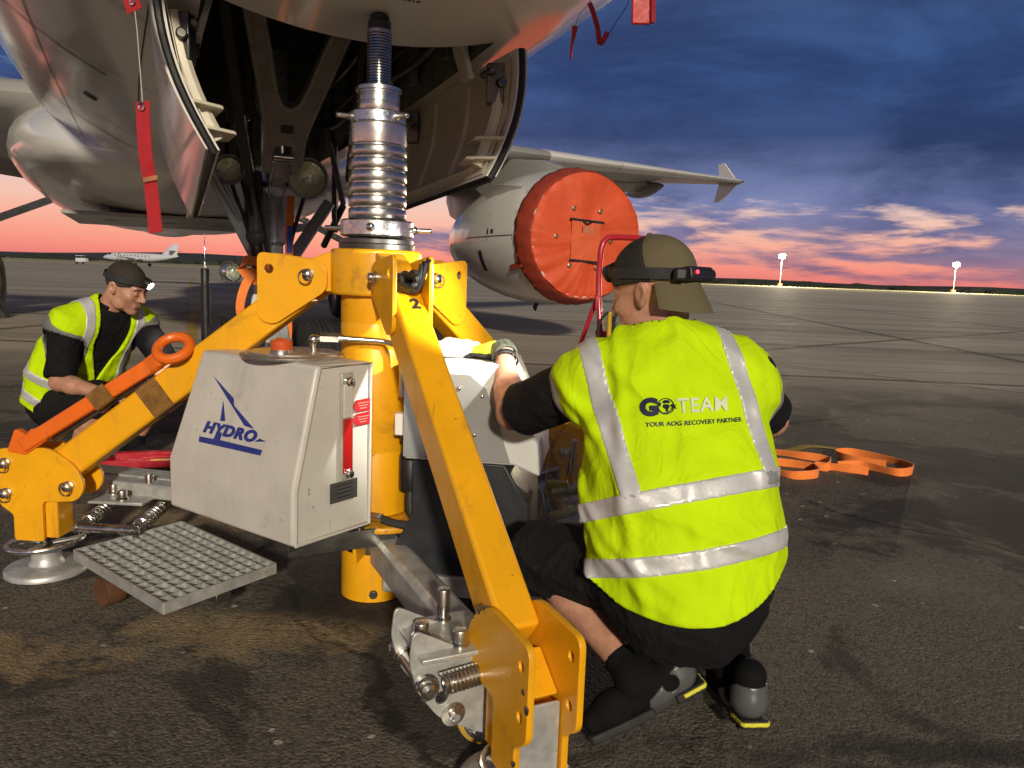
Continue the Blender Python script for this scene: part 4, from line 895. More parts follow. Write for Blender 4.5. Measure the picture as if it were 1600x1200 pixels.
mk('pump_housing', MB().loft([[PP(.18, w, .17), PP(.55, w, .17), PP(.545, w, .40), PP(.47, w, .525), PP(.18, w, .525)] for w in (-.17, .17)]), blacks, jk, bevel=.006)
plate('mounting_plate', [rnd([(.12, .155), (.57, .155), (.57, .19), (.30, .46), (.25, .46), (.12, .22)], .01)], .006, PP(0, -.19, 0), U, ZU, blacks, jk)
mk('mount_bolt', MB().lathe([(.016, 0), (.016, .004), (.009, .006), (.009, .012), (.002, .013)], PP(.335, -.193, .46), -Wd, 16), chrome, jk)
mk('base_tray', MB().loft([[PP(.10, w, .10), PP(.60, w, .10), PP(.62, w, .165), PP(.10, w, .165)] for w in (-.21, .2)]), galv, jk, bevel=.004)
mk('oil_filter', MB().lathe([(.02, .40), (.034, .405), (.036, .42), (.036, .52), (.03, .53), (.03, .56), (.036, .565), (.036, .59), (.02, .6)], JACK+V(.14, -.13, 0), ZU, 24), blackp, jk)
mk('filter_bracket', MB().box(JACK+V(.115, -.14, .62), (.05, .04, .07)), white_, jk, bevel=.004)
for k, pts in enumerate(([(.14, -.13, .41), (.15, -.16, .33), (.22, -.17, .29), (.30, -.16, .33)], [(.10, -.14, .27), (.16, -.2, .25), (.26, -.2, .26), (.36, -.17, .24)], [(.14, -.12, .56), (.20, -.14, .50), (.23, -.16, .40), (.31, -.16, .36)], [(-.08, -.13, .31), (.03, -.16, .315), (.12, -.18, .30), (.25, -.19, .31)])):
    mk('hydraulic_hose', MB().tube(crv([JACK+V(*p) for p in pts], 8), .014, 10), blackr, jk)
mk('hose_fitting', MB().cyl(JACK+V(.235, -.20, .262), JACK+V(.29, -.19, .262), .017, n=6), chrome, jk)
mk('hose_fitting', MB().cyl(JACK+V(.02, -.16, .315), JACK+V(.055, -.165, .313), .019, n=6), chrome, jk)
# clear guard and fittings at the far castor
clr = M('clear_acrylic', (.8, .82, .82), .05, var=.02, trans=.95, rvar=.02)
plate('clear_guard', [rnd([(.56, .18), (.72, .18), (.72, .40), (.66, .60), (.60, .60)], .02)], .005, PP(0, .02, 0), U, ZU, clr, jk)
mk('guard_rod', MB().cyl(PP(.60, .04, .30), PP(.70, .07, .33), .016, n=16).cyl(PP(.60, .05, .38), PP(.70, .09, .40), .02, n=16).cyl(PP(.66, .09, .44), PP(.67, .09, .56), .012, n=12), steel, jk)
mk('valve_block', MB().box(PP(.66, .11, .24), (.09, .07, .07)).cyl(PP(.64, .05, .24), PP(.64, .14, .24), .028, n=18), galv, jk, bevel=.006)
mk('guard_foot', MB().beam(PP(.50, .02, .165), PP(.74, .02, .165), .12, .01).cyl(PP(.68, .0, .11), PP(.68, .0, .2), .009, n=10), galv, jk)
mk('marker_lamp', MB().box(PP(.62, .07, .405), (.07, .04, .03)), M('yellow_plastic', (.55, .5, .02), .4), jk, bevel=.003)

# ------------------------------------------------------------------ people: distance fields turned into skins (surface nets)
def npv(p): return np.array(p, dtype=np.float32)
def cap_(a, b, ra, rb=None, flat=None):     # tapered capsule; flat = (direction, factor) squeezes it along a direction
    a = npv(a); b = npv(b); rb = ra if rb is None else rb; ab = b-a; L = float(ab@ab)+1e-9
    def f(P):
        if flat is not None:
            d = npv(flat[0]); d = d/np.linalg.norm(d); m = (a+b)/2; w = (P-m)@d; P = P+np.outer(w*(1/flat[1]-1), d)
        t = np.clip((P-a)@ab/L, 0, 1); q = P-a-t[:, None]*ab
        r = np.sqrt((q*q).sum(1))-(ra+(rb-ra)*t)
        return r*(flat[1] if flat is not None and flat[1] < 1 else 1)
    return f
def ell_(c, r, R=None):
    c = npv(c); r = npv(r)
    def f(P):
        q = P-c
        if R is not None: q = q@R
        k0 = np.sqrt(((q/r)**2).sum(1))+1e-6; k1 = np.sqrt(((q/r**2)**2).sum(1))+1e-6
        return k0*(k0-1)/k1
    return f
def smin(a, b, k):
    h = np.clip(.5+.5*(b-a)/k, 0, 1); return b+(a-b)*h-k*h*(1-h)
def U_(fs, k=.03):
    def f(P):
        d = fs[0](P)
        for g_ in fs[1:]: d = smin(d, g_(P), k)
        return d
    return f
def sub_(a, b, k=.01): return lambda P: -smin(-a(P), b(P), k)
def off_(a, o): return lambda P: a(P)-o
def and_(*fs):
    def f(P):
        d = fs[0](P)
        for g_ in fs[1:]: d = np.maximum(d, g_(P))
        return d
    return f
def half_(o, n): o = npv(o); n = npv(n)/np.linalg.norm(npv(n)); return lambda P: (P-o)@n
def net(fn, lo, hi, h):
    lo = np.array(lo, float); hi = np.array(hi, float); B = 12
    nb = np.maximum(1, np.ceil((hi-lo)/(h*B)).astype(int)); n = nb*B+1
    val = np.ones(n, np.float32)
    bi = np.stack(np.meshgrid(*[np.arange(k) for k in nb], indexing='ij'), -1).reshape(-1, 3)
    ctr = lo+(bi+.5)*B*h; dc = np.concatenate([fn(c.astype(np.float32)) for c in np.array_split(ctr, max(1, len(ctr)//200000))])
    act = np.abs(dc) < B*h*.87*1.35+.01
    loc = np.stack(np.meshgrid(*[np.arange(B+1)]*3, indexing='ij'), -1).reshape(-1, 3)
    for b, d in zip(bi[~act], dc[~act]):
        if d < 0: val[b[0]*B:(b[0]+1)*B+1, b[1]*B:(b[1]+1)*B+1, b[2]*B:(b[2]+1)*B+1] = -1
    A = bi[act]
    for ch in np.array_split(np.arange(len(A)), max(1, len(A)//60)):
        if not len(ch): continue
        gi = (A[ch][:, None, :]*B+loc[None]).reshape(-1, 3); v = fn((lo+gi*h).astype(np.float32)); val[gi[:, 0], gi[:, 1], gi[:, 2]] = v
    S = val < 0; cid = []; pos = []; quads = 0; flip = []
    st = np.array([n[1]*n[2], n[2], 1])
    for ax in range(3):
        s0 = [slice(None)]*3; s1 = [slice(None)]*3; s0[ax] = slice(0, -1); s1[ax] = slice(1, None)
        ii = np.argwhere(S[tuple(s0)] != S[tuple(s1)])
        a1, a2 = (ax+1) % 3, (ax+2) % 3
        ii = ii[(ii[:, a1] > 0) & (ii[:, a2] > 0)]
        jj = ii.copy(); jj[:, ax] += 1
        v0 = val[tuple(ii.T)]; v1 = val[tuple(jj.T)]; t = v0/(v0-v1)
        p = ii.astype(float); p[:, ax] += t
        e1 = np.zeros(3, int); e1[a1] = 1; e2 = np.zeros(3, int); e2[a2] = 1
        cid.append(np.stack([(ii-e1-e2)@st, (ii-e2)@st, ii@st, (ii-e1)@st], 1)); pos.append(np.repeat(p[:, None, :], 4, 1)); flip.append(v0 > 0)
    cid = np.concatenate(cid); pos = np.concatenate(pos); flip = np.concatenate(flip)
    uq, inv = np.unique(cid.ravel(), return_inverse=True); cnt = np.bincount(inv)
    vs = np.stack([np.bincount(inv, pos.reshape(-1, 3)[:, k])/cnt for k in range(3)], 1)*h+lo
    F = inv.reshape(-1, 4); F[flip] = F[flip][:, ::-1]
    return vs, F
def skinobj(name, fn, lo, hi, h, mat, parent, label=None):
    vs, F = net(fn, lo, hi, h)
    me = bpy.data.meshes.new(name); me.vertices.add(len(vs)); me.vertices.foreach_set('co', vs.astype(np.float32).ravel())
    me.loops.add(F.size); me.loops.foreach_set('vertex_index', F.astype(np.int32).ravel()); me.polygons.add(len(F)); me.polygons.foreach_set('loop_start', np.arange(0, F.size, 4, dtype=np.int32)); me.update(calc_edges=True)
    return link(name, me, mat, parent, 180, label=label)
def frame(fwd, up=(0, 0, 1)):
    f = Vector(fwd).normalized(); r = f.cross(Vector(up)).normalized(); u = r.cross(f); return r, f, u
class Fr:      # local frame: x right, y forward, z up
    def __init__(s, o, fwd, up=(0, 0, 1)): s.o = Vector(o); s.r, s.f, s.u = frame(fwd, up); s.R = np.array([[s.r.x, s.f.x, s.u.x], [s.r.y, s.f.y, s.u.y], [s.r.z, s.f.z, s.u.z]], dtype=np.float32)
    def __call__(s, x, y, z): return s.o+s.r*x+s.f*y+s.u*z
    def loc(s, P): return (P-npv(s.o))@s.R
def hand(w, d, nrm, side, curl=.5, s=1.0):   # wrist, pointing direction, back-of-hand normal, side +1: thumb on +x
    F = Fr(w, d, nrm); fs = [cap_(F(-.018*s, .045*s, 0), F(.018*s, .045*s, 0), .022*s), cap_(F(-.026*s, .078*s, 0), F(.026*s, .080*s, 0), .015*s), cap_(F(0, -.01, 0), F(0, .03*s, 0), .026*s, .024*s)]
    fing = []
    for i, (x, L) in enumerate(((-.033, .060), (-.011, .076), (.012, .080), (.034, .070))):
        x *= side; x2 = x*1.12; c = curl*(1+.12*i)
        a = F(x*s, .082*s, .002); b = F(x2*s, (.082+L*.48*math.cos(c*.6))*s, -L*.48*math.sin(c*.6)*s); e = F(x2*1.03*s, (.082+L*.48*math.cos(c*.6)+L*.5*math.cos(c*1.7))*s, -(L*.48*math.sin(c*.6)+L*.5*math.sin(c*1.7))*s)
        fing += [cap_(a, b, .0098*s, .009*s), cap_(b, e, .009*s, .0075*s)]
    t0 = F(.026*side*s, .028*s, -.006*s); t1 = F(.055*side*s, .058*s, -.018*s); t2 = F(.060*side*s, .088*s, -.028*s)
    th = [cap_(t0, t1, .014*s, .011*s), cap_(t1, t2, .0105*s, .009*s)]
    palm = U_(fs, .02)
    fg = U_([U_(fing[2*i:2*i+2], .004) for i in range(4)], .0025); thf = U_(th, .006)
    return lambda P: smin(smin(palm(P), fg(P), .008), thf(P), .012)
def head(F):   # frame at the middle of the head
    c = lambda *a: F(*a); R = F.R
    add = U_([ell_(c(0, -.012, .035), (.076, .098, .085), R), ell_(c(0, .030, -.035), (.063, .066, .078), R)], .03)
    more = [ell_(c(0, .070, -.098), (.028, .022, .020), R), cap_(c(-.034, .080, .026), c(.034, .080, .026), .0125), ell_(c(-.042, .062, -.020), (.024, .024, .022), R), ell_(c(.042, .062, -.020), (.024, .024, .022), R), ell_(c(-.052, .015, -.075), (.016, .035, .025), R), ell_(c(.052, .015, -.075), (.016, .035, .025), R)]
    nose = U_([cap_(c(0, .090, .020), c(0, .116, -.022), .0085, .0125), ell_(c(.011, .104, -.027), (.009, .011, .008), R), ell_(c(-.011, .104, -.027), (.009, .011, .008), R)], .008)
    lips = U_([cap_(c(-.020, .090, -.056), c(.020, .090, -.056), .0065), cap_(c(-.017, .089, -.066), c(.017, .089, -.066), .0075)], .003)
    eyes = U_([ell_(c(s*.031, .086, .004), (.0125, .012, .0115), R) for s in (-1, 1)], .002)
    sock = U_([ell_(c(s*.033, .105, .005), (.020, .016, .012), R) for s in (-1, 1)], .002)
    ears = []
    for s in (-1, 1):
        eR = Fr(c(s*.079, -.012, -.004), F.f*.35+F.r*s*.94, F.u-F.f*.22)
        e = U_([ell_(eR(0, 0, .008), (.021, .0085, .026), eR.R), ell_(eR(0, -.003, -.020), (.012, .007, .014), eR.R)], .012)
        ears.append(sub_(e, ell_(eR(.003*s, .010, .006), (.013, .010, .017), eR.R), .004))
    def f(P):
        d = add(P)
        for g_ in more: d = smin(d, g_(P), .022)
        d = -smin(-d, sock(P), .012)
        d = smin(d, nose(P), .010); d = smin(d, lips(P), .006); d = np.minimum(d, eyes(P))
        for g_ in ears: d = smin(d, g_(P), .008)
        return d
    return f
hivis = M('hi_vis_fabric', (.52, .76, .004), .85, var=.05, vscale=9, bump=.3, bscale=60, spec=.12, crease=(3.2, .0055, (1.0, 1.0, .7)))
hiv_trim = M('grey_trim', (.16, .165, .15), .7)
refl = M('reflective_tape', (.58, .58, .585), .45, .25, var=.12, vscale=14, bump=.35, bscale=40)
blackc = M('black_cotton', (.007, .007, .0085), .9, var=.25, bump=.5, bscale=60, spec=.2, crease=(5, .008, (1, 1, .7)))
blacksh = M('black_shorts_cloth', (.008, .008, .0075), .85, var=.25, bump=.5, bscale=50, spec=.25, crease=(5, .009, (1, 1, .7)))
khaki = M('khaki_cotton', (.115, .095, .048), .85, var=.1, bump=.3, bscale=300)
mesh_b = M('black_mesh', (.014, .014, .014), .75, var=.2, bump=.6, bscale=500)
tpu = M('grey_tpu', (.085, .088, .09), .3, var=.1)
lime = M('lime_rubber', (.62, .60, .03), .5, var=.06)
knit = M('black_knit', (.006, .006, .0065), .85, var=.3, bump=.5, bscale=380, spec=.15)
def wr(a, amp, seed):     # cloth folds: a few warped waves
    r = np.random.RandomState(seed); ks = r.normal(size=(7, 3))*np.array([14, 14, 26]); ph = r.uniform(0, 6.28, 7); am = r.uniform(.4, 1, 7)
    def f(P):
        w = np.zeros(len(P), np.float32); Q = P+.03*np.sin(P[:, [1, 2, 0]]*9)
        for k, p, m in zip(ks, ph, am): w += m*np.maximum(0, np.sin(Q@k.astype(np.float32)+p))**3
        return a(P)-amp*(w-.6)
    return f
def shoe(nm, F, par):
    upper = U_([cap_(F(0, -.085, .052), F(0, -.02, .055), .033, .040), cap_(F(0, -.02, .052), F(.004, .10, .045), .042, .040), cap_(F(.004, .10, .042), F(.006, .145, .036), .042, .032), cap_(F(0, -.075, .06), F(0, -.078, .115), .040, .040)], .02)
    upper = and_(upper, half_(F(0, 0, .018), -F.u))
    lo = [min(p) for p in zip(*[F(x, y, z) for x in (-.09, .09) for y in (-.16, .22) for z in (-.03, .2)])]; hi = [max(p) for p in zip(*[F(x, y, z) for x in (-.09, .09) for y in (-.16, .22) for z in (-.03, .2)])]
    o = skinobj('shoe', upper, lo, hi, .0045, knit, par)
    def solef(P):
        q = F.loc(P); w = .034+.009*np.sin((q[:, 1]+.12)*10)-.01*(np.abs(q[:, 1]+.02) < .03)
        e = np.maximum(np.abs(q[:, 0])-w, np.maximum(-(q[:, 1]+.128), q[:, 1]-.178)); cor = np.sqrt(np.maximum(0, (np.abs(q[:, 1]-.025)-.115))**2+q[:, 0]**2)-.047
        return np.maximum(np.maximum(np.maximum(e, np.where(np.abs(q[:, 1]-.025) > .115, cor, -1)), q[:, 2]-.022), -q[:, 2])
    so = skinobj('sole', solef, lo, hi, .004, blackr, o)
    def regs(P):
        q = F.loc(P); win = ((q[:, 1]+.052)/.020)**2+((q[:, 2]-.058)/.020)**2-1
        return np.maximum(np.maximum(q[:, 1]-(-.01+.0*q[:, 2])-.35*(.10-q[:, 2]), q[:, 2]-(.098-.55*np.maximum(0, q[:, 1]+.09))), -win*.02)
    skinobj('heel_frame', and_(off_(upper, .0045), regs), lo, hi, .004, tpu, o)
    def stripf(P):
        q = F.loc(P); return np.maximum(np.maximum(solef2(P), q[:, 1]+.068), np.maximum(q[:, 2]-.018, .008-q[:, 2]))
    def solef2(P): return solef(P)-.003
    skinobj('heel_strip', stripf, lo, hi, .003, lime, o)
    for y in (-.10, -.06, .03, .07, .11, .145): mk('tread_lug', MB().box((0, 0, 0), (1, 1, 1)).xf(lambda a, b, c, y=y: F(a*.07, y+b*.022, -.003+c*.010)), blackr, so)
    return o
def bb(pts, m):
    return [min(p[i] for p in pts)-m for i in range(3)], [max(p[i] for p in pts)+m for i in range(3)]

def worker(root, j, seed):
    T = Fr(j['pelvis'], j['facing'], Vector(j['neck'])-Vector(j['pelvis']))     # torso frame: z runs up the spine
    up = (Vector(j['neck'])-Vector(j['pelvis'])).normalized(); T.u = up; T.r = Vector(j['right']).normalized(); T.f = up.cross(T.r).normalized(); T.r = T.f.cross(up)
    T.R = np.array([[T.r.x, T.f.x, T.u.x], [T.r.y, T.f.y, T.u.y], [T.r.z, T.f.z, T.u.z]], dtype=np.float32)
    H = Fr(j['head'], j['look']); k = j['build']
    sL, sR, eL, eR, wL, wR = [Vector(j[n]) for n in ('shL', 'shR', 'elL', 'elR', 'wrL', 'wrR')]
    hL, hR, kL, kR, aL, aR = [Vector(j[n]) for n in ('hipL', 'hipR', 'knL', 'knR', 'anL', 'anR')]
    pel, mid, che, neck = [Vector(j[n]) for n in ('pelvis', 'mid', 'chest', 'neck')]; fd = T.f
    trunk = U_([cap_(pel-fd*.0, mid, .195*k, .190*k, (fd, .70)), cap_(mid, che, .190*k, .182*k, (fd, .66)), cap_(sL, sR, .075), cap_(che, neck, .10, .06)], .05)
    arm = lambda s, e, w: U_([cap_(s, e, .055, .046), cap_(e, e+(w-e)*.35, .047, .046), cap_(e+(w-e)*.3, w, .046, .030)], .02)
    def leg(h, kn, a):
        b = kn+(a-kn)*.35; back = (h-kn).normalized()*.012
        return U_([cap_(h, kn, .088, .062), cap_(kn, b+back, .056, .058), cap_(b+back, a, .056, .038)], .03)
    dL = Vector(j['hdL']); dR = Vector(j['hdR'])
    hands = [hand(wL, dL, j['hnL'], -1 if False else 1, j.get('curl', .6)), hand(wR, dR, j['hnR'], -1, j.get('curl', .6))]
    nk = cap_(H(0, -.035, -.05), neck+up*.0, .056, .064)
    hd = head(H)
    bodyf_ = [trunk, arm(sL, eL, wL), arm(sR, eR, wR), leg(hL, kL, aL), leg(hR, kR, aR)]
    inner = off_(U_(bodyf_, .02), .0)
    fL, fR = Vector(j['toeL']), Vector(j['toeR'])
    feet = U_([cap_(aL, aL+fL*.05-V(0, 0, .05), .030, .015), cap_(aR, aR+fR*.05-V(0, 0, .05), .030, .015)], .01)
    def body(P):
        d = inner(P)+.004; d = smin(d, nk(P), .02); d = smin(d, hd(P), .012); d = smin(d, hands[0](P), .012); d = smin(d, hands[1](P), .012); return np.minimum(d, feet(P))
    lo, hi = bb([pel, neck, H(0, 0, 0), sL, sR, eL, eR, wL+dL*.19, wR+dR*.19, kL, kR, aL, aR], .17)
    lo[2] = max(lo[2], -.02)
    bo = skinobj('body', body, lo, hi, j.get('res', .0055), skin, root)
    # shirt
    sl = j.get('sleeve', .8)
    def slv(s, e): return cap_(s, s+(e-s)*sl, .075, .070)
    shirt = U_([off_(trunk, .008), slv(sL, eL), slv(sR, eR)], .035)
    for s, e in ((sL, eL), (sR, eR)): pass
    shirt = wr(shirt, .004, seed)
    endL = half_(sL+(eL-sL)*(sl+.06), eL-sL); endR = half_(sR+(eR-sR)*(sl+.06), eR-sR)
    def shirtf(P):
        d = shirt(P); dl = cap_(sL, eL, .1)(P); d = np.where(dl < .05, np.maximum(d, endL(P)), d); dr = cap_(sR, eR, .1)(P); d = np.where(dr < .05, np.maximum(d, endR(P)), d)
        return np.maximum(d, -cap_(H(0, -.035, -.06), neck+up*.05, .062, .066)(P))
    lo, hi = bb([pel, neck, sL, sR, eL, eR], .16); sh = skinobj('shirt', shirtf, lo, hi, .006, blackc, root)
    mk('collar', MB().torus(neck+up*.03, up, .068, .011, 28, 8), blackc, sh) if not j.get('polo') else None
    # shorts
    hl, hr = kL+(kL-hL).normalized()*.015, kR+(kR-hR).normalized()*.015
    sf = U_([cap_(hL+V(0, 0, .01), hl, .108, .096), cap_(hR+V(0, 0, .01), hr, .108, .096), cap_(pel+up*.06, pel+up*.16, .195*k, .185*k, (fd, .8)), cap_(hL-fd*.04, hR-fd*.04, .112)], .05)
    sf = wr(sf, .005, seed+5)
    hemL = half_(hl, hl-hL); hemR = half_(hr, hr-hR)
    def shortsf(P):
        d = sf(P); a = cap_(hL, hl, .1)(P); b = cap_(hR, hr, .1)(P)
        d = np.where((a < .06) & (hemL(P) > -.05), np.maximum(d, hemL(P)), d); d = np.where((b < .06) & (hemR(P) > -.05), np.maximum(d, hemR(P)), d); return d
    lo, hi = bb([pel, mid, kL, kR, hL, hR], .19); skinobj('shorts', shortsf, lo, hi, .006, blacksh, root)
    # vest
    vest0 = wr(U_([off_(trunk, .020), cap_(pel-up*j.get('drop', .07)-fd*.02, mid, .205*k, .19*k, (fd, .80))]+([cap_(sL, sL+(eL-sL)*j['capsl'], .093, .086), cap_(sR, sR+(eR-sR)*j['capsl']*.4, .090, .086)] if 'capsl' in j else []), .03), j.get('fold', .0045), seed+9)
    armcut = U_([cap_(sL+(eL-sL)*j.get('cut', .18)-up*.02, eL, j.get('cutr', .08), .10), cap_(sR+(eR-sR)*j.get('cut', .18)-up*.02, eR, j.get('cutr', .08), .10)], .01)
    def vestf(P):
        q = T.loc(P); d = vest0(P); d = np.maximum(d, -armcut(P))
        d = np.maximum(d, -cap_(H(0, -.03, -.05), neck+up*.035, .072, .078)(P))
        d = np.maximum(d, j['hem'](q))
        if 'vee' in j: d = np.maximum(d, -j['vee'](q))
        return d
    lo, hi = bb([pel-up*.12, neck, sL, sR], .2); ve = skinobj('vest', vestf, lo, hi, .0055, hivis, root)
    for bnd in j['bands']:
        def bf(P, bnd=bnd): q = T.loc(P); return np.maximum(vestf(P)-.0035, bnd(q))
        skinobj('reflective_band', bf, lo, hi, .005, refl, ve)
    for sg in (-1, 1):
        def trimf(P, sg=sg): d = np.abs(armcut(P)); v = vest0(P); return np.maximum(np.maximum(np.maximum(v-.004, -.016-v), d-.0065), np.maximum(j['hem'](T.loc(P)), .02-sg*T.loc(P)[:, 0]))
        skinobj('armhole_trim', trimf, lo, hi, .005, hiv_trim, ve)
    # socks and shoes
    for a, kn, nm in ((aL, kL, 'L'), (aR, kR, 'R')):
        so = U_([cap_(a+(kn-a).normalized()*.055, a, .044, .042), cap_(a, Vector(j['heel'+nm])+Vector((0, 0, .06)), .041, .036), cap_(a, Fr(j['heel'+nm], j['toe'+nm], j.get('upF'+nm, (0, 0, 1)))(0, .03, .07), .040, .034)], .03)
        so = and_(so, half_(a+(kn-a).normalized()*.07, kn-a)); lo, hi = bb([a, a+(kn-a).normalized()*.1, Vector(j['heel'+nm])], .08); skinobj('sock', so, lo, hi, .005, knit, root)
        shoe(nm, Fr(j['heel'+nm], j['toe'+nm], j.get('upF'+nm, (0, 0, 1))), root)
    return T, H, vestf, hands, bo

# ---- right-hand worker, seen from behind
w1 = empty('person', (.42, 1.74, 0), 'crouching worker seen from behind in yellow-green vest and backwards khaki cap', 'person', 'ground crew in hi-vis vests')
def hem1(q): return -(q[:, 2]+.085-1.9*q[:, 0]**2-.30*np.maximum(0, q[:, 1]+.10))
j1 = dict(pelvis=(.43, 1.765, .385), mid=(.412, 1.80, .60), chest=(.386, 1.90, .80), neck=(.352, 1.955, .925), facing=(0, 1, 0), right=(1, .03, .06), head=(.350, 1.975, 1.064), look=(-.74, .64, -.20), build=.97,
          shL=(.215, 1.93, .845), shR=(.575, 1.95, .855), elL=(.005, 2.13, .715), elR=(.69, 2.02, .745), wrL=(-.03, 2.375, .865), wrR=(.53, 2.24, .70), hdL=(-.75, .62, -.02), hnL=(0, -.1, 1), hdR=(-.8, .5, 0), hnR=(0, 0, 1), curl=.55,
          hipL=(.35, 1.80, .385), hipR=(.51, 1.81, .385), knL=(.085, 2.03, .335), knR=(.66, 2.16, .37), anL=(.325, 1.735, .155), anR=(.592, 1.865, .125),
          heelL=(.375, 1.725, .085), toeL=(-.86, -.12, -.42), upFL=(-.35, .1, .9), heelR=(.600, 1.835, .030), toeR=(-.10, 1, -.12), upFR=(0, .1, 1), sleeve=.84, hem=hem1, drop=.06, fold=.010, cut=.13, cutr=.078, capsl=.13,
          bands=[lambda q: np.abs(q[:, 2]-.205-.08*q[:, 0])-.0225, lambda q: np.abs(q[:, 2]-.058-.06*q[:, 0]-.25*q[:, 0]**2)-.0225,
                 lambda q: np.maximum(np.abs(q[:, 0]+.168-.11*np.maximum(0, .54-q[:, 2]))-.0235, .20-q[:, 2]), lambda q: np.maximum(np.abs(q[:, 0]-.172-.10*np.maximum(0, .54-q[:, 2]))-.0235, .20-q[:, 2])])
T1, H1, vest1, hands1, b1 = worker(w1, j1, 3)
def capdome(H, fwd_cut=None, o=0.0):
    e = ell_(H(0, -.008, .048), (.090+o, .114+o, .102+o), H.R); return e
def cap_obj(H, par):
    dome = capdome(H); cut = lambda P: -(H.loc(P)[:, 2]-.035+.18*(H.loc(P)[:, 1]+.01)*-1)*1.0
    def rim(P): q = H.loc(P); return -(q[:, 2]-(.028-.12*q[:, 1]*-1*.6))
    def rear(P): q = H.loc(P); return q[:, 1]+.030-.25*(q[:, 2]-.08)
    lo, hi = bb([H(0, 0, .05)], .17)
    gap = ell_(H(0, .115, .06), (.035, .05, .03), H.R)
    back = skinobj('cap', and_(dome, rim, rear), lo, hi, .004, khaki, par)
    skinobj('mesh_panel', and_(sub_(off_(dome, -.001), gap, .004), rim, lambda P: -rear(P)), lo, hi, .004, mesh_b, back)
    skinobj('crown_button', ell_(H(0, -.01, .151), (.008, .008, .005), H.R), *bb([H(0, -.01, .14)], .03), .002, khaki, back)
    # brim hanging over the nape
    mbq = MB(); na, nb_ = 22, 8
    for o in (0, .004):
        for ia in range(na+1):
            a = rad(-66+132*ia/na)
            for ib in range(nb_+1):
                b = ib/nb_; ext = .092*math.cos(a*.95)**.7*b
                x = (.088+.02*b)*math.sin(a); y = -.008-(.112+o)*math.cos(a)-ext*.30; z = .022-.006*math.cos(a)-ext*.93-.012*b*(1-math.cos(a*1.6))
                mbq.v.append(tuple(H(x, y, z+.0)))
    N_ = (na+1)*(nb_+1); ix = lambda i, k_, l: l*N_+i*(nb_+1)+k_
    for i in range(na):
        for k_ in range(nb_):
            mbq.f += [(ix(i, k_, 0), ix(i+1, k_, 0), ix(i+1, k_+1, 0), ix(i, k_+1, 0)), (ix(i, k_, 1), ix(i, k_+1, 1), ix(i+1, k_+1, 1), ix(i+1, k_, 1))]
    for i in range(na): mbq.f.append((ix(i, nb_, 0), ix(i+1, nb_, 0), ix(i+1, nb_, 1), ix(i, nb_, 1)))
    for k_ in range(nb_): mbq.f += [(ix(0, k_, 0), ix(0, k_+1, 0), ix(0, k_+1, 1), ix(0, k_, 1)), (ix(na, k_, 0), ix(na, k_, 1), ix(na, k_+1, 1), ix(na, k_+1, 0))]
    mk('brim', mbq, khaki, back, smooth=60); return back
capo = cap_obj(H1, w1)
def head_lamp(H, par, power, spot, tgt, tilt=.06, battery=True):
    st = MB(); k = 40; rg = []
    for i in range(k):
        a = 2*math.pi*i/k; y = -.008+.1155*math.cos(a); x = .0925*math.sin(a); z = .052-tilt*math.cos(a)*-1*.5
        rg.append([H(x*s, (y+.008)*s-.008, z+h) for s, h in ((1.0, -.014), (1.025, -.014), (1.025, .014), (1.0, .014))])
    st.loft(rg+[rg[0]], cap=False); s_ = mk('headlamp_strap', st, M('elastic_strap', (.02, .02, .021), .8, var=.3, bump=.4, bscale=220), par)
    c = H(0, .122, .052+tilt*.5)
    lb = mk('headlamp', MB().lathe([(.016, -.03), (.022, -.026), (.024, .004), (.021, .010), (.019, .004)], c, H.f*.9-H.u*.25, 24), blackp, s_)
    mk('headlamp_lens', MB().lathe([(.019, .004), (.012, .0075), (.001, .009)], c, H.f*.9-H.u*.25, 20), M('lit_lens', (1, 1, 1), .2, emit=((1.0, .97, .9), 60.0)), lb)
    if battery:
        B = Fr(H(.0, -.126, .052-tilt*.5), H.f)
        b_ = mk('battery_pack', MB().loft([[B(x, y*.6, z) for y, z in rnd([(-.030, -.017), (.030, -.017), (.030, .017), (-.030, .017)], .011, 4)] for x in (-.056, -.052, .052, .056)]), blackp, s_, bevel=.003)
        mk('battery_cap', MB().lathe([(.015, 0), (.016, .004), (.016, .016), (.012, .02)], B(.056, 0, 0), B.r, 18), blackp, b_)
        mk('status_light', MB().lathe([(.0045, 0), (.0045, .003), (.001, .004)], B(-.030, -.0185, .002), -B.f, 14), M('red_led', (.8, .02, .03), .3, emit=((1, .03, .05), 6)), b_)
        mk('strap_clip', MB().box(B(-.068, .006, 0), (.03, .03, .03)), blackp, b_, bevel=.006)
    l = bpy.data.lights.new('headlamp_beam', 'SPOT'); l.energy = power; l.spot_size = rad(spot); l.spot_blend = .5; l.color = (1.0, .96, .86); l.shadow_soft_size = .012
    lo_ = bpy.data.objects.new('headlamp_beam', l); COL.objects.link(lo_); pos = c+H.f*.02; lo_.parent = par; lo_.location = pos-wloc(par)
    lo_.rotation_euler = (pos-Vector(tgt)).to_track_quat('Z', 'Y').to_euler()
head_lamp(H1, w1, 55, 64, (-.36, 2.50, .86), tilt=.045)
